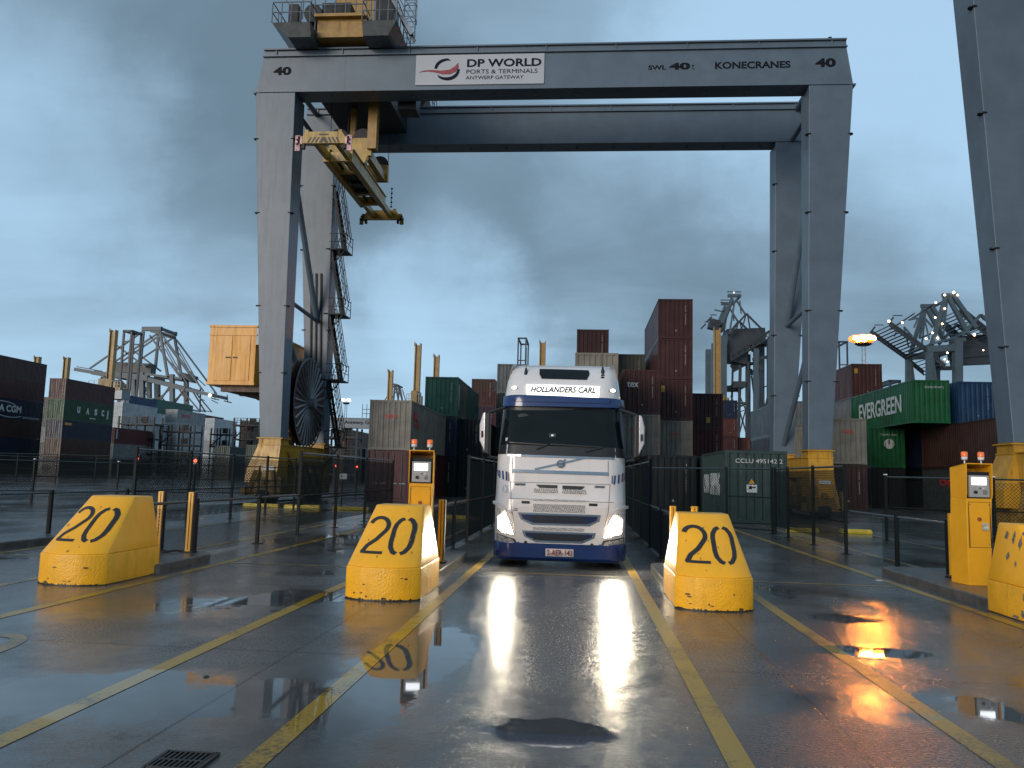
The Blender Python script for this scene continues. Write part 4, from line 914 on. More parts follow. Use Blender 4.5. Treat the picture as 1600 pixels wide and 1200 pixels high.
# staircase on the left rear leg
sx0 = at(503, 650, Y1+.6).x+.1; b = MB(); hr = MB(); z = 3.0; k = 0
while z < ZB-4.2:
    xa = lerp(xl+2.45, xl+2.15, (z-LEGB)/(ZB-LEGB))-.1; xb = xa+.75; y = Y1+.1
    b.box(xa-.2, xb+.25, y-.1, y+1.4, z, z+.08)
    for yy in (y, y+.7)[:1]:
        d0, d1 = (xb+.1, z+.05), (xa+.05, z+3.9)
        for off in (0, .65): b.bar((d0[0], y+off, d0[1]), (d1[0], y+off, d1[1]), .05, .16)
        for i in range(12): t = i/12; xx, zz_ = lerp(d0[0], d1[0], t), lerp(d0[1], d1[1], t); b.box(xx-.1, xx+.1, y, y+.65, zz_, zz_+.03)
        for off in (.0, .65):
            for hh in (.55, 1.05): hr.tube((d0[0]+.25, y+off, d0[1]+hh), (d1[0]+.3, y+off, d1[1]+hh), .025, 5)
            for i in range(5): t = i/4; xx, zz_ = lerp(d0[0], d1[0], t), lerp(d0[1], d1[1], t); hr.tube((xx+.05, y+off, zz_), (xx+.28, y+off, zz_+1.05), .022, 5)
    for hh in (.5, 1.0): hr.tube((xb+.25, y-.1, z+hh), (xb+.25, y+1.4, z+hh), .025, 5); hr.tube((xb+.25, y-.1, z+hh), (xa, y-.1, z+hh), .025, 5)
    for yy in (y-.1, y+1.4): hr.tube((xb+.25, yy, z), (xb+.25, yy, z+1.1), .025, 5)
    b.bar((xb+.2, y, z), (xa-.1, y, z-1.4), .06)
    z += 4.0; k += 1
st = b.build("staircase", DARK, crane); hr.build("handrail", DARK, st)
b = MB()
for dx in (.4, .7, 1.0): b.bar((xl+1.2+dx, Y1-.06, 4), (xl+.75+dx, Y1-.06, 13.5), .09, .08)
b.build("cable_tray", DARK, crane)
# warning lamp on the right end
p = at(1296, 52, Y0+.4); b = MB(); b.loft([[(p.x-.35, Y0+.3, ZR), (p.x+.1, Y0+.3, ZR), (p.x+.1, Y0+.6, ZR), (p.x-.35, Y0+.6, ZR)], [(p.x-.05, Y0+.35, ZR+.35), (p.x+.1, Y0+.35, ZR+.35), (p.x+.1, Y0+.55, ZR+.35), (p.x-.05, Y0+.55, ZR+.35)]]); b.build("buffer", DARK, crane)
# ---- trolley on the girders
tx0, tx1 = at(502, 60, Y0).x, at(575, 60, Y0).x; txc = (tx0+tx1)/2
ty0, ty1 = Y0-1.3, Y1+2.4; zt = ZR+.25
b = MB(); b.box(tx0, tx1+.1, ty0+.6, ty1-.4, zt, zt+1.0); b.box(tx0-.1, tx1+.15, ty0+.3, ty1, zt+1.0, zt+1.16); b.box(tx0+.5, tx1+.1, ty0+1.8, ty1-.5, zt+1.2, zt+4.6)
b.box(tx1-.35, tx1+.15, Y0+2.0, Y0+2.5, ZB-2.3, zt); b.box(tx0+.9, tx0+1.2, Y0+3, Y0+3.3, ZB-1.2, zt)
tr = b.build("trolley", mat("trolley_yellow", (.30, .16, .022), .45, var=.12, streak=.4), crane)
b = MB(); b.box(tx0+.1, tx1-.9, ty0+.9, ty0+1.7, zt+1.2, zt+2.1); b.box(tx1+.55, tx1+1.5, ty0+.6, ty0+1.8, zt+.5, zt+2.2); b.box(tx0-1.6, tx0-1.1, ty0+.6, ty0+1.2, zt+.6, zt+1.9); b.tube((tx0-.35, ty0+.8, zt+1.5), (tx0-.35, ty0+2.2, zt+1.5), .5, 14); b.box(tx0-.6, tx1+.8, Y0+1.6, Y1-.5, ZB+.5, ZB+1.6); b.box(tx1+1.4, tx1+2.4, Y0+1.5, Y0+2.6, ZB-.3, ZB+1.0)
b.build("trolley_machinery", DARK, tr)
for xa, xb, ya, yb in ((tx0-2.1, tx0-.1, ty0-.3, ty0+3), (tx1+.1, tx1+1.9, ty0-.3, ty0+3), (tx0-2.1, tx0-.1, Y1, Y1+3), (tx1+.1, tx1+1.9, Y1, Y1+3)):
    b = MB(); b.loft([[(xa+.8 if xa < tx0-1 else xa, ya+.3, zt-.3), (xb-.5 if xa > tx0 else xb, ya+.3, zt-.3), (xb-.5 if xa > tx0 else xb, yb, zt-.3), (xa+.8 if xa < tx0-1 else xa, yb, zt-.3)], [(xa, ya, zt+.35), (xb, ya, zt+.35), (xb, yb, zt+.35), (xa, yb, zt+.35)]])
    pl = b.build("platform", mat("platform_grey", (.07, .08, .085), .5, var=.2), tr)
    b = MB(); zf = zt+.35
    for hh in (.55, 1.1):
        b.path([(xa, yb, zf+hh), (xa, ya, zf+hh), (xb, ya, zf+hh), (xb, yb, zf+hh)], .03, 6)
    for i in range(5): x = lerp(xa, xb, i/4); b.tube((x, ya, zf), (x, ya, zf+1.1), .03, 6)
    for i in range(1, 5): y = lerp(ya, yb, i/4); b.tube((xa, y, zf), (xa, y, zf+1.1), .03, 6); b.tube((xb, y, zf), (xb, y, zf+1.1), .03, 6)
    b.build("railing", GALV, pl)
b = MB(); zf = zt+1.16
for hh in (.5, 1.0): b.path([(tx0-.1, ty0+.35, zf+hh), (tx1+.1, ty0+.35, zf+hh)], .03, 6)
for i in range(6): x = lerp(tx0-.1, tx1+.1, i/5); b.tube((x, ty0+.35, zf), (x, ty0+.35, zf+1.0), .03, 6)
for i in range(3):
    zz_ = zf+.6+i*.8; xa = tx0-1.5+i*.45
    b.path([(xa-.6, ty0+.8, zz_+.9), (xa+1.2, ty0+.8, zz_+.9)], .03, 6); b.tube((xa-.6, ty0+.8, zz_+.9), (xa+.1, ty0+.8, zz_-.2), .03, 6); b.tube((xa+.6, ty0+.8, zz_+.9), (xa+.6, ty0+.8, zz_-.6), .03, 6)
b.build("railing", GALV, tr)
lx = tx1+2.3; b = MB()      # caged ladder and sloping stair at the right of the trolley
for dx in (-.3, .3): b.tube((lx+dx, ty0+.9, ZR+.0), (lx+dx, ty0+.9, ZR+5), .03, 6)
for i in range(16): b.tube((lx-.3, ty0+.9, ZR+.3*i), (lx+.3, ty0+.9, ZR+.3*i), .018, 5)
for i in range(5):
    zz_ = ZR+1.0+i*.8; ring = [(lx-.3+(.95)*math.sin(math.pi*j/8)*.0+.0, 0, 0) for j in range(1)]
    pts = [(lx+.3*math.cos(math.pi*j/8)*1.2+.25*math.sin(math.pi*j/8), ty0+.9-.75*math.sin(math.pi*j/8), zz_) for j in range(9)]; b.path(pts, .022, 5)
for j in range(1, 8, 2): x, y = lx+.3*math.cos(math.pi*j/8)*1.2+.25*math.sin(math.pi*j/8), ty0+.9-.75*math.sin(math.pi*j/8); b.tube((x, y, ZR+1), (x, y, ZR+4.9), .018, 5)
b.bar((tx1+.6, ty0+.2, zt+3.4), (tx1+2.6, ty0+.2, ZR+.1), .06, .18); b.bar((tx1+.6, ty0+.9, zt+3.4), (tx1+2.6, ty0+.9, ZR+.1), .06, .18)
for i in range(12): t = i/12; x, z = lerp(tx1+.6, tx1+2.6, t), lerp(zt+3.4, ZR+.1, t); b.box(x-.12, x+.12, ty0+.2, ty0+.9, z, z+.03)
for hh in (.5, 1.0): b.tube((tx1+.7, ty0+.2, zt+3.4+hh), (tx1+2.7, ty0+.2, ZR+.1+hh), .025, 5)
b.build("trolley_ladder", GALV, tr)
# ---- headblock and spreader hanging from the trolley
SZ = 17.9; SX = -12.95
spr = thing("container_spreader", "yellow lifting spreader with chevron stripes hanging under the crane's trolley", "spreader", (SX, 44, SZ))
b = MB()
for s in (-1, 1):
    b.box(SX+s*.62-.16, SX+s*.62+.16, 40.3, 47.7, SZ-.05, SZ+.62); b.box(SX+s*.62-.22, SX+s*.62+.22, 40.3, 47.7, SZ+.6, SZ+.66)
for y in (40.5, 42.2, 45.6, 47.4): b.box(SX-.5, SX+.5, y-.12, y+.12, SZ, SZ+.5)
b.build("main_frame", mat("spreader_yellow", (.36, .215, .022), .45, var=.15, scale=2, streak=.5, dirt=(.08, .06, .03)), spr)
SY = MATS["spreader_yellow"]
b = MB()
for i in range(7): b.box(SX-.4+.1*(i % 2), SX+.3+.1*(i % 3), 42.5+i*.45, 42.8+i*.45, SZ+.05+.06*(i % 3), SZ+.45)
b.tube((SX-.25, 40.5, SZ+.25), (SX-.25, 47.5, SZ+.25), .08, 8); b.tube((SX+.2, 40.5, SZ+.2), (SX+.2, 47.5, SZ+.2), .05, 8); b.build("hydraulics", DARK, spr)
HAZ = mat("black_stripe_paint", (.02, .02, .02), .5); PINK = mat("flipper_paint", (.62, .33, .33), .5, var=.3, scale=6)
for yend, yin, sg in ((38.05, 40.4, -1), (50.1, 47.6, 1)):
    b = MB()
    for s in (-1, 1): b.box(SX+s*.55-.12, SX+s*.55+.12, min(yend, yin), max(yend, yin), SZ+.05, SZ+.42)
    b.build("telescopic_arm", SY, spr)
    b = MB(); ye = yend
    b.loft([[(SX-1.2, ye-.12, SZ-.05), (SX+1.2, ye-.12, SZ-.05), (SX+1.2, ye+.12, SZ-.05), (SX-1.2, ye+.12, SZ-.05)], [(SX-1.2, ye-.12, SZ+.12), (SX+1.2, ye-.12, SZ+.12), (SX+1.2, ye+.12, SZ+.12), (SX-1.2, ye+.12, SZ+.12)],
            [(SX-.95, ye-.12, SZ+.55), (SX+.9, ye-.12, SZ+.55), (SX+.9, ye+.12, SZ+.55), (SX-.95, ye+.12, SZ+.55)]])
    for dx in (-.9, .8): b.box(SX+dx-.08, SX+dx+.08, ye-.1, ye+.1, SZ+.55, SZ+.66)
    eb = b.build("end_beam", SY, spr)
    if sg < 0:
        b = MB()
        for i in range(-4, 5):
            x = SX+i*.2; k = .16 if i < 0 else -.16
            if i == 0: b.add([(x-.16, ye-.124, SZ-.03), (x-.06, ye-.124, SZ-.03), (x+.0, ye-.124, SZ+.1), (x+.06, ye-.124, SZ-.03), (x+.16, ye-.124, SZ-.03), (x, ye-.124, SZ+.24)], [(0, 1, 2, 5), (2, 3, 4, 5)])
            else: b.add([(x-.05, ye-.124, SZ-.03), (x+.05, ye-.124, SZ-.03), (x+.05+k, ye-.124, SZ+.26), (x-.05+k, ye-.124, SZ+.26)], [(0, 1, 2, 3)])
        b.build("chevron_stripes", HAZ, eb)
        b = MB(); b.box(SX-.25, SX+.25, ye-.125, ye-.121, SZ+.36, SZ+.44); b.build("maker_plate", HAZ, eb)
    for s in (-1, 1):
        b = MB(); b.box(SX+s*1.32-.12, SX+s*1.32+.12, ye-.15, ye-.05, SZ-.45 if sg < 0 else SZ-.4, SZ+.35 if sg < 0 else SZ+.05); b.box(SX+s*1.2-.1, SX+s*1.2+.1, ye-.15, ye+.15, SZ-.1, SZ+.3)
        fl = b.build("corner_flipper", PINK if sg < 0 else YEL_DK, eb)
        b = MB(); b.lathe([(0, -.01), (.07, -.01), (.07, .01)], (SX+s*1.32, ye-.16, SZ+.12), 'y', 10); b.lathe([(0, -.01), (.07, -.01), (.07, .01)], (SX+s*1.32, ye-.16, SZ-.1), 'y', 10); b.box(SX+s*1.05-.07, SX+s*1.05+.07, ye-.1, ye+.1, SZ-.3, SZ-.05); b.build("twist_lock", DARK, fl)
hz = SZ+1.05
b = MB(); b.box(SX-1.15, SX+1.25, 42.2, 42.5, hz, hz+1.0); b.box(SX-1.15, SX+1.25, 46.1, 46.4, hz, hz+1.0); b.box(SX-1.0, SX-.7, 42.4, 46.2, hz, hz+.5); b.box(SX+.8, SX+1.1, 42.4, 46.2, hz, hz+.5)
b.loft([[(SX-1.0, 42.2, hz), (SX+1.1, 42.2, hz), (SX+1.1, 42.5, hz), (SX-1.0, 42.5, hz)], [(SX-.8, 42.2, hz-.45), (SX+.9, 42.2, hz-.45), (SX+.9, 42.5, hz-.45), (SX-.8, 42.5, hz-.45)]])
hb = b.build("headblock", SY, spr)
for y in (42.35, 46.25):
    for dx in (-.62, .72):
        b = MB(); b.lathe([(.12, -.1), (.52, -.1), (.47, 0), (.52, .1), (.12, .1)], (SX+dx, y, hz+1.05), 'y', 20); b.build("sheave", BLACK, hb)
b = MB()
for y in (42.35, 46.25):
    for dx in (-1.1, -.15, .25, 1.2): b.tube((SX+dx, y, hz+1.1), (SX+dx*1.1, y, ZB+1.5), .02, 5)
b.build("hoist_rope", DARK, hb)
b = MB()
for i in range(9): b.lathe([(.04, -.02), (.07, 0), (.04, .02)], (SX+1.35, 46.9, hz-.2-i*.14), 'x' if i % 2 else 'y', 8)
b.build("slack_chain", DARK, spr)

# second crane, only its near left leg in the picture
xs = at(1578, 690, 29.0).x+.12
crane2 = thing("gantry_crane", "second grey gantry crane of which only one leg shows at the right edge", "crane", (xs, 22, 0))
crane_frame(crane2, xs-.85, xs+31, 22.0, 29.0, LEGB-.05, .85)
yellow_foot(crane2, xs, xs+1.1, 22.0, 29.0, LEGB-.05); yellow_foot(crane2, xs+28.4, xs+29.6, 22.0, 29.0, LEGB-.05)

# ================================================================== CONTAINERS
_cm = {}
def corrugated(H, Ln, W=2.44, door=False):
    key = (H, Ln, door)
    if key in _cm: return _cm[key]
    b = MB(); hw = W/2; a, per = .04, .29
    def wall(p0, p1, nrm):
        p0, p1, nrm = Vector(p0), Vector(p1), Vector(nrm); d = p1-p0; n = max(2, int(d.length/per)); d = d/n; pts = []
        for i in range(n):
            for t, o in ((0, 0), (.22, 0), (.38, -a), (.62, -a), (.78, 0)): pts.append(p0+d*(i+t)+nrm*o)
        pts.append(p1); k = len(pts)
        b.add([p+Vector((0, 0, .14)) for p in pts]+[p+Vector((0, 0, H-.1)) for p in pts], [(i, i+1, k+i+1, k+i) for i in range(k-1)])
    if not door: wall((-hw+.1, .03, 0), (hw-.1, .03, 0), (0, -1, 0))
    wall((hw-.1, Ln-.03, 0), (-hw+.1, Ln-.03, 0), (0, 1, 0))
    wall((-hw+.03, Ln-.1, 0), (-hw+.03, .1, 0), (-1, 0, 0)); wall((hw-.03, .1, 0), (hw-.03, Ln-.1, 0), (1, 0, 0))
    b.box(-hw+.08, hw-.08, .08, Ln-.08, H-.09, H-.03)
    def mk(bb, nm):
        o = bb.build(nm, GREY); me = o.data; bpy.data.objects.remove(o); return me
    walls = mk(b, "walls")
    f = MB()
    for x in (-hw, hw-.1):
        for y in (0, Ln-.1): f.box(x, x+.1, y, y+.1, .12, H-.12)
    for x in (-hw+.005, hw-.085):
        f.box(x, x+.08, .1, Ln-.1, H-.1, H-.005); f.box(x, x+.08, .1, Ln-.1, .02, .15)
    for y in (.005, Ln-.085):
        f.box(-hw+.1, hw-.1, y, y+.08, H-.12, H-.005); f.box(-hw+.1, hw-.1, y, y+.08, .02, .16)
    for x in (-hw-.004, hw-.166):
        for y in (-.004, Ln-.166):
            for z in (0, H-.12): f.box(x, x+.17, y, y+.17, z, z+.12)
    frame = mk(f, "frame")
    dd = None
    if door:
        dd = []
        for s in (-1, 1):
            m = MB(); x0, x1 = (-hw+.12, -.02) if s < 0 else (.02, hw-.12); m.box(x0, x1, .02, .07, .18, H-.14)
            for i in range(4): z = .3+i*(H-.6)/3.4; m.box(x0+.05, x1-.05, .008, .02, z, z+(H-.6)/4.4)
            rods = MB()
            for fx in (.28, .72): x = lerp(x0, x1, fx); rods.tube((x, -.03, .15), (x, -.03, H-.1), .022, 6); rods.box(x-.1, x+.25, -.045, -.015, 1.0, 1.06)
            dd.append((mk(m, "door"), mk(rods, "lock_rod")))
    _cm[key] = (walls, frame, dd); return _cm[key]
def setmat(o, m): o.material_slots[0].link = 'OBJECT'; o.material_slots[0].material = m
CC = {}
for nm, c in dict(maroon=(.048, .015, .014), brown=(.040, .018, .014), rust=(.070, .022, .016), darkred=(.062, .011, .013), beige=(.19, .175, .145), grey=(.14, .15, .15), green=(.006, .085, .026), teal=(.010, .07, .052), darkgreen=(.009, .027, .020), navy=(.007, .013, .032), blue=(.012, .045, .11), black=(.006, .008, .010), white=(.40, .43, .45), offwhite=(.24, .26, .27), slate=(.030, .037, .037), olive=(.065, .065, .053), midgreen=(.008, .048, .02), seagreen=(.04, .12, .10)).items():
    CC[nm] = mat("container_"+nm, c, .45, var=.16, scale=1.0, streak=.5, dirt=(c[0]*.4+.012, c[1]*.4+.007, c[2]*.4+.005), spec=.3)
def container(x, y, z, H, Ln, col, label, group=None, door=False, vmark=True, frame_col=None):
    """x = left edge of the near end, y = near end"""
    cx = x+1.22
    root = thing("shipping_container", label, "container", (cx, y, z), group)
    walls, frame, dd = corrugated(H, Ln, door=door)
    for nm, me in (("walls", walls), ("frame", frame)):
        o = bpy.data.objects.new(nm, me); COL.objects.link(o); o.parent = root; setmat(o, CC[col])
    for d_, r_ in (dd or []):
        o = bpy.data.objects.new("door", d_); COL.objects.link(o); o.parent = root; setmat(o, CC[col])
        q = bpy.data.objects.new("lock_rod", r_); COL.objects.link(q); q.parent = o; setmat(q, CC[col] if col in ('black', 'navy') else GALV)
    if vmark and not door:      # column of small illegible characters, right of the end
        b = MB(); n = 11
        for i in range(n):
            if i in (4,): continue
            zz_ = z+H-.45-i*.13; xx = cx+.72; b.box(xx-.028, xx+.028, y+.02, y+.027, zz_-.085, zz_)
        b.box(cx+.05-.05, cx+.05+.05, y+.02, y+.027, z+.55, z+.66)
        b.build("number_marking", MATS.get("dim_marking") or mat("dim_marking", (.26, .25, .24), .6, var=.3, scale=9), root)
    return root
def stack(x, y, tiers, where, Ln=12.19, z=0.0, group=None):
    """tiers bottom to top: (colour, height, words, kwargs)"""
    out = []; n = len(tiers)
    for i, t in enumerate(tiers):
        col, H = t[0], t[1]; words = t[2] if len(t) > 2 and t[2] else None; kw = t[3] if len(t) > 3 else {}
        pos = "top of" if i == n-1 else ("lowest in", "second up in", "third up in", "fourth up in", "fifth up in", "sixth up in")[i]
        lab = words or f"{CN.get(col, col)} container, {pos} {where}"
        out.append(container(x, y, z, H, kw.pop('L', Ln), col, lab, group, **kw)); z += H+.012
    return out
CN = dict(maroon="dark maroon", brown="dark brown", rust="rust red", darkred="dark red", darkgreen="dark green", black="almost black", offwhite="pale grey", slate="dark slate", olive="olive grey", midgreen="mid green", seagreen="pale sea green")
HC, ST = 2.9, 2.59
def side_text(body, root, right_side, y0, y1, z, h, m=WHITE_L, bold=.03, shear=0.0):
    """lettering on a long side; y0 -> y1 is the reading direction"""
    x = root.location.x+(1.22+.004 if right_side else -1.22-.004)
    text(body, "lettering", m, root, (x, (y0+y1)/2, root.location.z+z), (0, 1 if right_side else -1, 0), (0, 0, 1), width=abs(y1-y0), height=h, bold=bold, shear=shear, thick=.01)
def end_text(body, root, xc, z, w, h, m=WHITE_L, bold=.02):
    text(body, "lettering", m, root, (root.location.x+xc, root.location.y+.02, root.location.z+z), (1, 0, 0), (0, 0, 1), width=w, height=h, bold=bold, thick=.012)

# under the big crane, left of the truck
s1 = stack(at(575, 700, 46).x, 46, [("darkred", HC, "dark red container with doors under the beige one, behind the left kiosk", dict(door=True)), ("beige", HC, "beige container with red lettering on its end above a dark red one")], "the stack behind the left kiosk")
end_text("OOCL", s1[1], .05, 1.85, .72, .2, RED_L, .05); side_text("K", s1[1], True, 46.9, 48.4, 1.75, .55, RED_L, .06); side_text("LINE", s1[1], True, 46.9, 48.6, 1.4, .25, RED_L, .04)
xg = s1[0].location.x-1.22+.15
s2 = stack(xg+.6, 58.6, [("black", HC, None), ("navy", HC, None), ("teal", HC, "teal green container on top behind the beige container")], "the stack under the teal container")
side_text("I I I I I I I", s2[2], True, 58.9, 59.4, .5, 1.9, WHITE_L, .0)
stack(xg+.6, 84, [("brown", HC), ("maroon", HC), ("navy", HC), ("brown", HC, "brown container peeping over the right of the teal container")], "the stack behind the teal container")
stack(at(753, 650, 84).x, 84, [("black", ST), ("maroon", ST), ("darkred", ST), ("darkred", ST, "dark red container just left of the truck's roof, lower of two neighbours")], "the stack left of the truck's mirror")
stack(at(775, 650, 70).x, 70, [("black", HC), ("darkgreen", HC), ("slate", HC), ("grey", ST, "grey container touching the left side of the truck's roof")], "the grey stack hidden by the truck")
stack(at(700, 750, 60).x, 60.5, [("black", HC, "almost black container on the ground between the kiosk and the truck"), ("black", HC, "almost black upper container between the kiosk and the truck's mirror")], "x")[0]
# right of the truck
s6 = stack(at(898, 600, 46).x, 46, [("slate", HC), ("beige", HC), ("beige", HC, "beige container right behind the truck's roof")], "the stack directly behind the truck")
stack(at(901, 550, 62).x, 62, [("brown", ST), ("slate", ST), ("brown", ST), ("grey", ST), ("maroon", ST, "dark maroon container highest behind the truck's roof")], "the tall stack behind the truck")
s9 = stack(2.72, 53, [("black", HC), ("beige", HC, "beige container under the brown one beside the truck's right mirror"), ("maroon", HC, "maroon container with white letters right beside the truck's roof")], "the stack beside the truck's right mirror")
end_text("tex", s9[2], -.55, 1.75, .75, .38, WHITE_L); end_text("OOCL", s9[1], -.3, 1.8, .8, .2, RED_L, .03)
stack(2.72, 65.4, [("slate", HC), ("brown", HC), ("navy", HC), ("olive", HC, "olive grey container at the right corner of the truck's roof")], "the olive topped stack behind the truck")
s10 = stack(at(1028, 560, 58).x, 58, [("black", HC), ("beige", HC, "beige container with faint red lettering under three maroon ones"), ("maroon", HC, "maroon container with a yellow mark, lowest of three in the tall tower"), ("maroon", HC, "maroon container in the middle of the tall tower right of the truck"), ("maroon", HC, "maroon container crowning the tall tower right of the truck")], "the tall maroon tower")
end_text("OOCL", s10[1], .0, 1.85, .7, .18, RED_L, .04)
HAZY = mat("hazard_yellow", (.45, .24, .03), .5)
def label_patch(root, x0, x1, z0, z1, m=HAZY):
    b = MB(); L_ = root.location; b.box(L_.x+x0, L_.x+x1, L_.y+.015, L_.y+.028, L_.z+z0, L_.z+z1); b.build("hazard_label", m, root)
label_patch(s10[2], -1.0, -.72, 2.0, 2.45)
s11 = stack(at(1082, 660, 67).x, 67, [("maroon", HC), ("darkred", HC), ("maroon", HC, "maroon container with a small yellow label, right of the tall tower")], "the stack right of the tall maroon tower"); label_patch(s11[2], -.1, .2, .5, .95)
stack(at(1128, 680, 132).x, 132, [("maroon", HC), ("maroon", HC), ("maroon", HC, "red container third from ground in the far stack"), ("rust", HC, "rust red container under the navy one in the far stack"), ("navy", HC, "navy container topping the far stack right of the tall tower")], "the far stack topped by navy")
stack(at(1151, 690, 134).x, 134, [("maroon", HC), ("darkred", HC), ("rust", HC, "low rust red container beside the navy topped far stack")], "the short far stack beside the navy one")
# right of the right legs
s13 = stack(at(1218, 660, 72).x, 72, [("maroon", HC), ("maroon", HC), ("grey", HC, "pale grey container behind the right rear leg of the crane")], "the stack behind the right rear crane leg")
s14 = stack(at(1292, 690, 53).x, 53, [("brown", HC, "dark brown ground container beside the right front crane leg"), ("beige", HC, "beige container with red letters beside the right front crane leg")], "x")
end_text("OOCL", s14[1], .1, 1.95, .75, .2, RED_L, .03)
s15 = stack(at(1331, 600, 69).x, 69, [("black", HC), ("maroon", HC), ("grey", HC, "grey container under the maroon one near the orange lamp mast"), ("rust", HC, "rust red container on top below the orange lamp mast")], "the stack under the orange lamp mast"); label_patch(s15[3], -1.0, -.72, 2.1, 2.5)
ex0 = at(1360, 700, 61.4).x
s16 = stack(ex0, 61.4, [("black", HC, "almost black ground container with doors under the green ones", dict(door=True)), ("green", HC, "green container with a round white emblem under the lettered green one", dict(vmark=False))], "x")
eg = container(at(1425, 630, 56).x, 56, 2*(HC+.012), HC, 12.19, "green", "bright green container with large white lettering on its long side", vmark=False)
side_text("EVERGREEN", eg, False, 66.3, 57.8, .85, 1.25, mat("bright_lettering", (.62, .66, .64), .5, var=.08), .02)
end_text("EGHU 901472", eg, .25, 2.35, 1.2, .14, WHITE_L, .0); end_text("TGHU 4601", s16[1], .1, 2.35, 1.2, .14, WHITE_L, .0)
b = MB(); L_ = s16[1].location; b.lathe([(0, -.0), (.36, -.004), (.36, .01)], (L_.x+.12, L_.y+.016, L_.z+1.75), 'y', 24); eo = b.build("round_emblem", WHITE_L, s16[1])
b = MB(); b.box(L_.x+.07, L_.x+.17, L_.y-.002, L_.y+.011, L_.z+1.72, L_.z+2.08); b.box(L_.x-.16, L_.x-.12, L_.y-.002, L_.y+.011, L_.z+1.5, L_.z+1.9); b.box(L_.x+.36, L_.x+.4, L_.y-.002, L_.y+.011, L_.z+1.5, L_.z+1.9); b.build("emblem_needle", CC['green'], eo)
s17 = stack(24.5, 48.6, [("slate", HC, "slate grey ground container under the long dark brown one"), ("brown", HC, "long dark brown container right of the green emblem container")], "x")
side_text("OOCL", s17[0], False, 58, 54, 1.7, .45, RED_L, .03)
b17 = container(at(1497, 630, 56.5).x, 56.5, 2*(HC+.012), HC, 12.19, "blue", "blue container standing on the long dark brown one")
container(27.75, 57, 2*(HC+.012), HC, 12.19, "navy", "dark navy container right of the blue one"); 
stack(27.4, 46, [("maroon", HC), ("maroon", HC)], "the stack under the dark navy container", Ln=18.6)
stack(30.3, 50, [("brown", HC), ("brown", HC), ("brown", HC), ("brown", HC, "brown container at the right edge beside the second crane leg, highest of its stack")], "the stack at the right edge", Ln=12.19)
stack(24.8, 61.5, [("black", HC), ("navy", HC, "dark navy container glimpsed between the round emblem container and the long brown one")], "the dark stack behind the long brown container")
# green ground container and its dark neighbour
cc = container(at(1133, 770, 33.4).x, 33.4, 0, HC, 6.06, "darkgreen", "dark green ground container with white lettering in front of the crane's right foot", vmark=False)
setmat(cc.children[0], mat("container_greygreen", (.022, .042, .037), .42, var=.15, streak=.45)); setmat(cc.children[1], MATS["container_greygreen"])
end_text("CCLU 495142 2", cc, .12, 2.4, 1.85, .17, WHITE_L, .0)
side_text("CHINA", cc, False, 38.9, 37.3, 1.1, .85, WHITE_L, .02); side_text("SHIPPING", cc, False, 37.0, 34.6, 1.05, .95, WHITE_L, .02)
container(at(1012, 770, 42).x, 42, 0, HC, 6.06, "black", "almost black ground container between the truck and the green ground container")
container(at(1012, 770, 42).x+2.7, 42.5, 0, HC, 6.06, "darkgreen", "dark green ground container half hidden behind the lettered one")
container(3.0, 33.6, 0, 2.0, 6.06, "black", "low almost black container behind the fence right of the truck") if False else None

# the far left block
xA = at(62, 700, 116).x-2.44
sA = stack(xA, 103.8, [("black", ST), ("navy", ST), ("brown", ST), ("navy", HC, "navy container with white lettering at the left edge"), ("maroon", HC, "maroon container second from the top at the left edge"), ("brown", HC, "brown container topping the stack at the left edge")], "the stack at the left edge")
side_text("CMA CGM", sA[3], True, 104.6, 111.2, .95, 1.0, WHITE_L, .04)
b = MB(); L_ = sA[3].location
for i in range(10):
    t0, t1 = R(200+i*12), R(212+i*12); b.bar((L_.x+1.235, 109+3*math.cos(t0), L_.z+1.0+.75*math.sin(t0)), (L_.x+1.235, 109+3*math.cos(t1), L_.z+1.0+.75*math.sin(t1)), .02, .1)
    t0, t1 = R(30+i*12), R(42+i*12); b.bar((L_.x+1.235, 107.3+3*math.cos(t0), L_.z+1.6+.8*math.sin(t0)), (L_.x+1.235, 107.3+3*math.cos(t1), L_.z+1.6+.8*math.sin(t1)), .02, .1)
for k in (.42, .25): b.box(L_.x+1.225, L_.x+1.24, 111.6, 115.3, L_.z+k, L_.z+k+.06)
b.build("emblem_arc", WHITE_L, sA[3])
xB = at(96, 680, 108).x-2.44
sB = stack(xB, 108, [("black", ST), ("brown", ST), ("navy", ST, "dark blue container under the green lettered one on the left"), ("midgreen", HC, "green container with widely spaced white letters on the left"), ("maroon", HC, "maroon container on top of the green lettered one")], "the green lettered left stack")
for ch, yy in zip("UASC", (111.4, 113.6, 115.6, 117.4)): side_text(ch, sB[3], True, yy-.35, yy+.35, 1.15, .95, WHITE_L, .06)
b = MB(); L_ = sB[3].location
for i in range(5): b.box(L_.x+1.222, L_.x+1.235, 118.5, 118.9, L_.z+.8+i*.27, L_.z+1.0+i*.27)
b.box(L_.x+1.222, L_.x+1.235, 114.2, 115.6, L_.z+.55, L_.z+.68); b.build("number_marking", WHITE_L, sB[3])
b = MB(); L_ = sB[2].location; b.box(L_.x+1.222, L_.x+1.235, 108.5, 110, L_.z+1.9, L_.z+2.25); b.build("hazard_label", HAZY, sB[2])
xC = at(177, 700, 127).x-2.44
sC = stack(xC, 127, [("black", ST), ("grey", ST, "grey container low on the left under the dark red one"), ("darkred", ST, "dark red container in front of the reefer racks")], "the dark red stack by the reefer racks")
b = MB(); L_ = sC[2].location
for i in range(8): b.box(L_.x+1.222, L_.x+1.24, 127.5, 127.9, L_.z+2.2-i*.2, L_.z+2.33-i*.2)
b.build("number_marking", WHITE_L, sC[2])
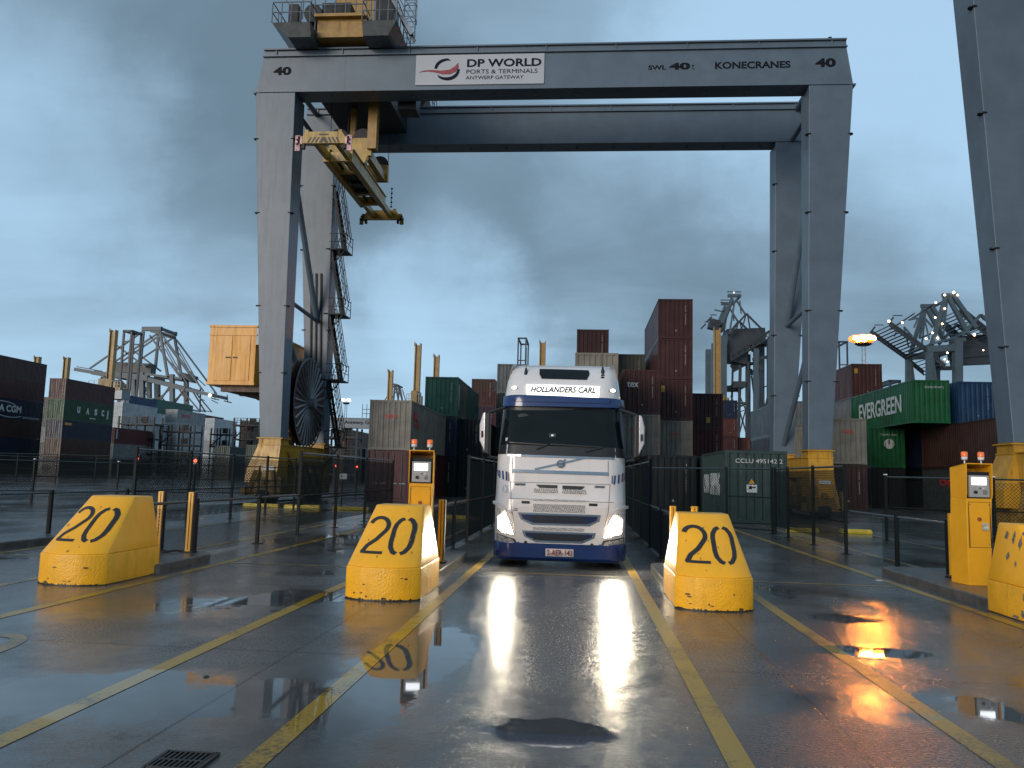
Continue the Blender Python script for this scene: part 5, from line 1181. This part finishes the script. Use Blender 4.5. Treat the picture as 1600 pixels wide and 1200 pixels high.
# reefers behind dark steel racks
def pxstack(px, yn, tiers, where, Ln=12.19): return stack(at(px, 690, yn).x-2.44, yn, tiers, where, Ln)
pxstack(187, 140, [("offwhite", ST), ("white", ST), ("offwhite", ST), ("white", ST), ("white", ST, "white reefer container on top behind the nearest dark rack")], "the white stack behind the nearest rack")
pxstack(274, 155, [("offwhite", ST), ("offwhite", ST), ("white", ST), ("white", ST, "white container below the pale grey lettered one"), ("offwhite", ST, "pale grey container with red letters behind the racks")], "the pale stack behind the racks")
q = [o for o in bpy.data.objects if o.get('label') == "pale grey container with red letters behind the racks"][0]; side_text("OOCL", q, True, 157, 160.5, 1.2, .6, RED_L, .04)
q = [o for o in bpy.data.objects if o.get('label', '').startswith("white container below the pale grey")][0]; side_text("OOCL", q, True, 156.5, 160, 1.0, .6, RED_L, .04)
pxstack(333, 180, [("offwhite", ST), ("white", ST), ("offwhite", ST), ("white", ST), ("white", ST, "white reefer nearest the crane's left leg in the distance")], "the white stack nearest the crane's left leg")
pxstack(240, 190, [("slate", HC), ("slate", HC), ("white", HC), ("offwhite", HC), ("white", HC)], "the distant stack beside the left quay crane")
pxstack(196, 175, [("slate", HC), ("slate", HC), ("slate", HC), ("slate", HC), ("slate", HC), ("blue", HC, "blue container peeping over the reefers at the left quay crane")], "the distant stack with the blue container")
pxstack(233, 215, [("slate", HC), ("slate", HC), ("slate", HC), ("slate", HC), ("offwhite", HC), ("seagreen", HC), ("seagreen", HC, "pale sea green container in front of the left quay crane")], "the distant stack with the sea green containers", 24)
pxstack(290, 225, [("slate", HC), ("slate", HC), ("slate", HC), ("slate", HC), ("slate", HC), ("rust", HC, "rust red container at the foot of the left quay crane's boom")], "the distant stack with the rust red container", 24)
pxstack(395, 150, [("slate", ST), ("slate", ST), ("slate", ST), ("brown", HC, "dark brown container behind the left leg of the crane")], "the distant stack behind the crane's left leg")
pxstack(548, 118, [("slate", ST), ("black", ST), ("brown", ST, "brown container under the beam with lettering")], "the dark stack under the lettered beam")
pxstack(572, 125, [("black", ST), ("slate", ST)], "the low dark stack under the lettered beam")
pxstack(70, 132, [("slate", ST), ("slate", ST), ("grey", ST), ("slate", ST), ("slate", ST)], "the stack in the gap between the two left stacks")
for i, (px, yn) in enumerate(((440, 120), (470, 128), (500, 124), (360, 128), (410, 118))):
    pxstack(px, yn, [("black", ST, f"almost black container in the gloom {['by the crane left leg','behind the cable reel','right of the cable reel','left of the crane left leg','below the crane left leg'][i]}"), ("darkgreen", ST, f"dark green container in the gloom {['by the crane left leg','behind the cable reel','right of the cable reel','left of the crane left leg','below the crane left leg'][i]}")], "x")
def rack(px0, px1, y, ptop, levels, lab, depth=3.0):
    a, c = at(px0, 720, y), at(px1, 720, y); zt_ = at(px0, ptop, y).z
    root = thing("reefer_rack", lab, "steel rack", ((a.x+c.x)/2, y, 0), "dark steel racks among the reefers")
    b = MB(); nx = max(2, int((c.x-a.x)/2.2))
    for i in range(nx+1):
        x = lerp(a.x, c.x, i/nx)
        for yy in (y, y+depth): b.box(x-.12, x+.12, yy-.12, yy+.12, 0, zt_)
    b.build("posts", DARK, root)
    for k in range(levels):
        z = zt_-1.2-k*2.6
        if z < .5: break
        b = MB(); b.box(a.x-.2, c.x+.2, y-.15, y+depth+.15, z-.28, z); b.build("deck", DARK, root)
        b = MB()
        for hh in (.4, .8, 1.2): b.bar((a.x, y-.05, z+hh), (c.x, y-.05, z+hh), .07)
        n = int((c.x-a.x)/.6)
        for i in range(n): x = lerp(a.x, c.x, i/n); b.box(x-.03, x+.03, y-.08, y-.02, z, z+1.2)
        b.build("railing", DARK, root)
        b = MB(); xx = lerp(a.x, c.x, .62); b.box(xx-.5, xx+.5, y+1, y+1.6, z+.2, z+1.3); b.build("plug_cabinet", DARK, root)
    b = MB(); b.bar((a.x, y+.3, zt_-3.8), (a.x+2.5, y+.3, zt_-1.3), .2); b.build("stair", DARK, root)
rack(181, 236, 137.5, 650, 5, "dark steel rack nearest, in front of the white reefers")
rack(247, 301, 150, 663, 5, "dark steel rack second from the left in front of the pale lettered containers")
rack(327, 356, 170, 669, 5, "narrow dark steel rack third from the left")
rack(362, 402, 146, 653, 5, "tall dark steel rack just left of the crane's left leg")
rack(508, 556, 112, 668, 3, "low dark steel rack under the lettered beam", 2.5)

# ================================================================== YELLOW MASTS, PORTALS, BEAM
MY = mat("mast_yellow", (.30, .175, .045), .5, var=.1, scale=2, streak=.3)
def mast(px, ptop, y, wpx, lab, platform=None):
    a = at(px, ptop, y); w = wpx*y/1270
    root = thing("steel_mast", lab, "mast", (a.x, y, 0), "yellow steel masts above the containers")
    b = MB()     # H section
    b.box(a.x-w/2, a.x-w/2+.12, y, y+w, 0, a.z); b.box(a.x+w/2-.12, a.x+w/2, y, y+w, 0, a.z); b.box(a.x-w/2+.12, a.x+w/2-.12, y+w*.3, y+w*.3+.1, 0, a.z-w*.3)
    b.build("column", MY, root)
    b = MB(); b.box(a.x-w/2-.06, a.x-w/2+.0, y-.1, y+.2, a.z-w*.5, a.z+w*.2); b.build("top_bracket", MY, root)
    if platform:
        zp = at(px, platform[0], y).z; s = platform[1]
        b = MB(); b.box(a.x-s, a.x+s, y-1.2, y+2, zp-.5, zp); b.box(a.x-s*.4, a.x+s*.45, y-1.3, y+1.4, zp, zp+1.6); b.box(a.x+s*.5, a.x+s*.8, y-1, y+1, zp, zp+1.1); b.build("platform", YEL_DK, root)
        b = MB()
        for hh in (.6, 1.2): b.bar((a.x-s, y-1.2, zp+hh), (a.x+s, y-1.2, zp+hh), .06)
        for i in range(7): x = lerp(a.x-s, a.x+s, i/6); b.box(x-.04, x+.04, y-1.24, y-1.16, zp, zp+1.2)
        b.build("railing", GALV, root)
        b = MB(); b.box(a.x-s*1.2, a.x+s*1.1, y-1, y+2, zp-2.2, zp-.52)
        for sx in (-1, 1): b.box(a.x+sx*s-.3, a.x+sx*s+.3, y, y+.6, 0, zp-2.2)
        b.build("crane_girder", GALV, root)
mast(57, 557, 140, 8, "short yellow mast above the brown container at the left edge")
mast(103, 558, 150, 8, "short yellow mast above the maroon topped stack on the left")
mast(176, 515, 150, 9.5, "tall yellow mast with a platform in front of the left quay crane", (606, 3.2))
mast(610, 578, 105, 7.5, "short yellow mast just above the beige container")
mast(653, 536, 100, 9.5, "tall yellow mast left of the teal container", (632, .9))
mast(682, 554, 110, 8.5, "yellow mast right behind the teal container")
mast(848, 532, 120, 9.5, "yellow mast behind the truck's roof")
mast(1121, 512, 150, 10, "tall yellow mast right of the tall maroon tower", (632, 2.4))
DKB = mat("dark_blue_steel", (.02, .03, .042), .5, var=.15)
def portal(px0, px1, ptop, y, lab, wpx=3.2, lean=0):
    a, c = at(px0, ptop, y), at(px1, ptop, y); w = wpx*y/1270
    root = thing("straddle_carrier", lab, "straddle carrier", ((a.x+c.x)/2, y, 0), "dark straddle carriers far behind the containers")
    for dy in (0, 7.0):
        b = MB()
        for x in (a.x, c.x): b = MB(); b.bar((x, y+dy, 0), (x+lean, y+dy, a.z), w); b.build("leg", DKB, root)
        b = MB(); b.bar((a.x+lean-w/2, y+dy, a.z), (c.x+lean+w/2, y+dy, a.z), w, w*1.1); b.build("cross_beam", DKB, root); b = MB(); b.bar((a.x+lean, y+dy, a.z-4.2), (c.x+lean, y+dy, a.z-4.2), w*.7)
        b.build("cross_beam", DKB, root)
    for x in (a.x, c.x):
        b = MB(); b.bar((x+lean, y, a.z), (x+lean, y+7, a.z), w, w*1.2); b.build("side_beam", DKB, root)
        b = MB(); b.bar((x, y-.5, .9), (x, y+7.5, .9), w*1.3, 1.2); b.build("wheel_beam", DKB, root)
    for x in (a.x, c.x):
        for yy in (y, y+7): b = MB(); b.lathe([(.2, -.25), (.7, -.25), (.75, 0), (.7, .25), (.2, .25)], (x, yy, .75), 'x', 12); b.build("wheel", BLACK, root)
portal(810, 822, 528.5, 150, "dark straddle carrier top showing left of the yellow mast behind the truck", 2.2)
portal(1311, 1323.5, 534, 150, "dark straddle carrier top right of the right front crane leg", 2.2)
portal(1384, 1399, 595, 120, "small dark straddle carrier top between the maroon and green containers", 3, .6)
portal(194, 206, 517, 300, "dark straddle carrier frame in front of the left quay crane", 3)
# lettered beam
a, c = at(500, 668, 112), at(640, 655, 112)
root = thing("low_gantry_beam", "distant grey gantry beam with dark lettering left of the beige container", "gantry beam", ((a.x+c.x)/2, 112, 0))
b = MB(); b.box(a.x, c.x, 112, 113, a.z, a.z+1.35); gb = b.build("beam", mat("pale_grey_steel", (.14, .17, .2), .5, var=.1), root)
b = MB(); b.box(a.x, c.x, 111.9, 113.1, a.z+1.35, a.z+1.45); b.build("flange", GREY, gb)
b = MB()
for x in (a.x+.3, c.x-.3): b.box(x-.4, x+.4, 112.1, 112.9, 0, a.z)
b.build("leg", GREY, root)
p, q = at(538, 661, 112), at(600, 661, 112); text("Antwerp Gateway", "lettering", LETTER, gb, ((p.x+q.x)/2, 111.99, a.z+.45), (1, 0, 0), (0, 0, 1), width=q.x-p.x, height=.65, bold=.02)
b = MB(); p = at(571, 652, 111)
for hh in (.6, 1.2): b.bar((p.x-.6, 111.5, a.z+1.45+hh), (p.x+.6, 111.5, a.z+1.45+hh), .07)
for dx in (-.6, 0, .6): b.bar((p.x+dx, 111.5, a.z+1.45), (p.x+dx, 111.5, a.z+3.4), .07)
b.build("railing", DARK, root)

# ================================================================== LIGHT MASTS AND SMALL LAMPS
def light_mast(px, py, y, lab, m, n, wpx, hpx, hm=None):
    a = at(px, py, y); w = wpx*y/1270/2
    root = thing("light_mast", lab, "light mast", (a.x, y, 0))
    b = MB()
    for dx in (-.35, .35): b.tube((a.x+dx*1.6, y, 0), (a.x+dx*.8, y, a.z-.8), .14, 8, r2=.09)
    for i in range(26): z = (a.z-1)*i/26; b.bar((a.x-.5, y, z), (a.x+.5, y, z), .05)
    b.build("pole", GALV, root)
    b = MB(); b.lathe([(w*.5, -1.0), (w*.75, -.7), (w*.75, -.45), (w*.2, -.4)], (a.x, y, a.z-.4), 'z', 16); b.build("lamp_ring", DARK, root)
    for i in range(n):
        t = 2*math.pi*(i+.5)/n; x, yy = a.x+w*.78*math.cos(t), y+w*.78*math.sin(t)
        b = MB(); b.lathe([(w*.1, -.55), (w*.36, -.3), (w*.42, .2), (w*.3, .6), (.05, .7)], (x, yy+.6, a.z), 'z', 10); b.build('halo_glow_housing', hm, root, smooth=True) if hm else None  # optional housing made to glow, standing in for the halo round each lamp
        b = MB(); b.lathe([(.1, -.32), (w*.24, -.28), (w*.27, 0), (w*.2, .3), (.05, .34)], (x, yy, a.z), 'z', 10); b.build("lamp", m, root, smooth=True)
    return a
SOD = mat("sodium_lamp", (1, .6, .2), .3, emit=(1, .30, .035), estr=750, var=0)
WLAMP = mat("white_flood_lamp", (1, 1, 1), .3, emit=(1, .93, .8), estr=9, var=0)
light_mast(1349, 529, 160, "light mast glowing orange above the containers on the right", SOD, 8, 34, 12, mat('sodium_halo_glow', (1, .4, .1), .3, emit=(1, .22, .04), estr=1.6, var=0))  # orange emission on the housings imitates the glow round the lamps
light_mast(541, 625, 260, "light mast with white lamps far off right of the cable reel", WLAMP, 4, 15, 6)
REDG = mat("red_lamp_glow", (1, .1, .05), .3, emit=(1, .06, .03), estr=9, var=0)
for px, py, y, lab in ((215, 716, 42, "red signal lamp on a thin post left of the crane, nearest the left edge"), (306, 720, 42, "red signal lamp on a thin post close to the crane's left foot"), (525, 728, 55, "faint red signal lamp above the lane sign, left of a pair"), (558, 729.5, 55, "faint red signal lamp above the lane sign, right of a pair")):
    p = at(px, py, y); root = thing("signal_lamp", lab, "signal lamp", (p.x, y, 0), "small red signal lamps behind the fences")
    b = MB(); b.tube((p.x, y, 0), (p.x, y, p.z+.15), .05, 6); b.box(p.x-.14, p.x+.14, y-.05, y+.12, p.z-.2, p.z+.2); b.build("post", DARK, root)
    b = MB(); b.lathe([(.0, -.06), (.07 if y < 50 else .05, -.04), (.09 if y < 50 else .065, .0)], (p.x, y-.055, p.z), 'y', 10); b.build("lens", REDG, root)

# ================================================================== QUAY CRANES
STS_B = mat("quay_crane_blue", (.045, .07, .088), .5, var=.1, scale=.2)
STS_D = mat("quay_crane_dark", (.02, .027, .034), .5, var=.15, scale=.2)
def sts(lab, y, depth, parts, lamps, lampmat):
    """parts: (name, material, two-sided?, [(x0,y0,x1,y1,width px), ...]); both side frames are built, tied across"""
    c = at(parts[0][3][0][0], 700, y)
    root = thing("quay_crane", lab, "quay crane", (c.x, y, 0), "quay cranes on the horizon")
    for name, m, twin, bars in parts:
        b = MB(); single = name in ('stay', 'machine_house', 'maintenance_deck')
        for x0, y0, x1, y1, w in bars:
            ww = max(w*1.2, 1.3)*y/1270
            for dy in ((0, depth) if twin else (depth*.5,)):
                p, q = at(x0, y0, y), at(x1, y1, y); p.y = q.y = y+dy
                if y0 > 690: p.z = 0
                if y1 > 690: q.z = 0
                b.bar(p, q, ww, ww)
                if single: b.build(name, m, root); b = MB()
            if twin and not single:
                p = at(x1, y1, y); b.bar((p.x, y, p.z if y1 < 690 else 3), (p.x, y+depth, p.z if y1 < 690 else 3), ww*.6)
        if b.v: b.build(name, m, root)
    for px, py, r in lamps:
        p = at(px, py, y); b = MB(); rr = r*y/1270; b.lathe([(0, -rr*.6), (rr*.8, -rr*.4), (rr, 0), (rr*.8, rr*.4), (0, rr*.6)], (p.x, y-1, p.z), 'y', 10); b.build("lamp", lampmat, root, smooth=True)
    return root
def lattice(x0, y0, x1, y1, h, n, w=1.0):
    o = []
    for i in range(n):
        xa, ya = lerp(x0, x1, i/n), lerp(y0, y1, i/n); xb, yb = lerp(x0, x1, (i+1)/n), lerp(y0, y1, (i+1)/n)
        o += [(xa, ya, xb, yb+h, w), (xa, ya+h, xb, yb, w), (xa, ya, xa, ya+h, w)]
    return o+[(x0, y0, x1, y1, w*1.4), (x0, y0+h, x1, y1+h, w*1.4)]
WARM = mat("warm_crane_lamp", (1, .9, .7), .3, emit=(1, .72, .4), estr=8, var=0)
sts("pale blue quay crane on the left with its long boom reaching right over the containers", 420, 16, [
    ('girder', STS_B, True, [(117, 577, 175, 587, 4.5), (175, 585, 232, 591, 7.5), (228, 592, 290, 608, 6), (288, 608, 334, 618, 4.5), (160, 588, 172, 600, 4), (218, 583, 268, 590, 3)]),
    ('leg', STS_B, True, [(209, 592, 209, 742, 5.5), (222, 582, 222, 742, 6.5), (269, 585, 269, 742, 5.5), (160, 590, 160, 742, 4)]),
    ('apex_frame', STS_B, True, [(224, 518, 219, 570, 3.2), (250, 518, 262, 588, 3.2), (223, 514, 253, 514, 5.5), (236, 517, 250, 520, 4), (262, 588, 285, 592, 3)]),
    ('stay', STS_B, True, [(223, 518, 140, 576, 2), (248, 520, 178, 566, 2), (180, 538, 228, 574, 2), (253, 523, 318, 611, 2), (234, 524, 282, 590, 2), (256, 535, 292, 600, 1.2), (258, 545, 280, 585, 1), (260, 560, 300, 598, 1)]),
    ('machine_house', STS_D, False, [(168, 571, 228, 574, 14), (160, 580, 172, 582, 7), (272, 583, 296, 590, 8)]),
    ('bracing', STS_D, True, [(225, 612, 250, 640, 1.6), (269, 605, 228, 640, 1.6), (275, 600, 300, 640, 1.6), (285, 610, 310, 640, 1.5), (240, 640, 268, 600, 2), (292, 600, 291, 640, 1.6), (205, 600, 190, 640, 2)]),
    ('maintenance_deck', STS_D, True, [(222, 511, 254, 511, 1), (120, 573, 160, 580, 1), (310, 621, 320, 626, 1), (330, 622, 342, 625, 1.5), (335, 612, 336, 625, 1)]),
], [(329, 618, 2.6), (292, 637, 1.6), (214, 629, 1.2), (277, 635, 1.0)], WARM)
sts("dark quay crane seen end on between the tall maroon tower and the right crane legs", 300, 14, [
    ('leg', STS_B, True, [(1116, 537, 1116, 745, 7), (1130, 525, 1130, 745, 8), (1181, 545, 1181, 745, 6), (1203, 530, 1203, 745, 7)]),
    ('apex_frame', STS_B, True, [(1144, 466, 1128, 505, 4), (1137, 462, 1157, 462, 4), (1150, 468, 1165, 492, 2), (1148, 470, 1140, 520, 2), (1126, 472, 1140, 475, 1.6)]),
    ('machine_house', STS_D, False, [(1140, 524, 1200, 522, 22), (1137, 545, 1172, 552, 26), (1150, 572, 1172, 560, 10), (1180, 540, 1212, 528, 9), (1112, 500, 1136, 506, 13)]),
    ('stay', STS_D, True, [(1140, 522, 1166, 490, 2.2), (1166, 490, 1190, 514, 2.2), (1166, 490, 1160, 512, 1.6), (1168, 490, 1172, 515, 1.6), (1128, 515, 1145, 470, 2), (1156, 470, 1158, 490, 1.4)]),
    ('boom', STS_D, True, lattice(1142, 552, 1210, 512, 11, 8, 1.1)),
    ('bracing', STS_D, True, [(1156, 570, 1153, 690, 2.4), (1169, 565, 1164, 700, 2.6), (1153, 612, 1165, 640, 1.5), (1146, 630, 1168, 630, 3), (1146, 601, 1164, 601, 8), (1155, 640, 1170, 690, 1.5), (1165, 640, 1152, 690, 1.5), (1187, 580, 1195, 640, 2), (1195, 640, 1204, 600, 2), (1147, 690, 1172, 690, 3), (1145, 580, 1145, 600, .6)]),
    ('maintenance_deck', STS_D, True, [(1136, 456, 1158, 456, 1), (1104, 503, 1112, 495, 2), (1110, 492, 1120, 492, 1), (1176, 562, 1198, 558, 4), (1184, 570, 1190, 578, 5)]),
], [(1146, 458, .8)], WARM)
sts("large quay crane with raised boom and many lit lamps at the right", 260, 16, [
    ('leg', STS_B, True, [(1452, 548, 1452, 755, 7), (1496, 530, 1496, 755, 9.5), (1456, 560, 1464, 620, 4)]),
    ('girder', STS_B, True, [(1447, 546, 1502, 543, 8), (1488, 531, 1508, 531, 5)]),
    ('boom', STS_D, True, lattice(1390, 502, 1452, 546, 7, 12, 1.1)+lattice(1456, 552, 1478, 570, 6, 4, 1.2)),
    ('apex_frame', STS_B, True, [(1477, 465, 1456, 538, 4.5), (1482, 465, 1512, 520, 5), (1490, 463, 1525, 512, 5), (1472, 462, 1496, 461, 4.5), (1479, 470, 1470, 515, 2.5)]),
    ('stay', STS_B, True, [(1460, 475, 1420, 500, 1.4), (1462, 473, 1428, 497, 1.4), (1452, 538, 1494, 527, 2.5), (1502, 525, 1532, 492, 3.5), (1532, 492, 1568, 522, 3.5), (1532, 494, 1570, 488, 1), (1535, 500, 1575, 494, 1), (1420, 500, 1434, 497, 2), (1444, 496, 1458, 512, 2), (1434, 497, 1428, 512, 1.5), (1444, 496, 1452, 530, 1.5), (1480, 470, 1474, 525, 1.8)]),
    ('machine_house', STS_D, False, [(1505, 530, 1600, 522, 15), (1502, 548, 1600, 538, 14), (1505, 560, 1600, 556, 10), (1478, 570, 1505, 570, 5)]),
    ('ladder', STS_D, True, lattice(1500, 478, 1545, 515, 12, 9, 1.4)),
    ('maintenance_deck', STS_D, True, [(1472, 459, 1497, 459, 1.2), (1388, 506, 1396, 496, 2), (1395, 493, 1410, 493, 1)]),
], [(x, y, r) for x, y, r in [(1387, 503, 2), (1408, 505, 1.6), (1460, 474, 1.5), (1474, 462, 1.6), (1488, 458, 2), (1494, 462, 1.6), (1474, 483, 1.5), (1459, 497, 1.5), (1470, 507, 1.5), (1455, 521, 1.4), (1463, 529, 1.7), (1445, 530, 1.6), (1478, 552, 1.4), (1520, 524, 2), (1474, 562, 1.2), (1478, 566, 1.2), (1534, 548, 1)]], WARM)
a = at(610, 600, 500)
sts("small distant quay crane tip showing beside the short yellow mast", 480, 12, [('apex_frame', STS_D, True, [(617, 601, 612, 660, 2), (618, 601, 627, 650, 2), (613, 600, 622, 602, 2.5)]), ('stay', STS_D, True, [(616, 602, 592, 640, 1), (622, 605, 632, 640, 1)]), ('leg', STS_D, True, [(613, 650, 613, 745, 3), (628, 645, 628, 745, 3)])], [], WARM)
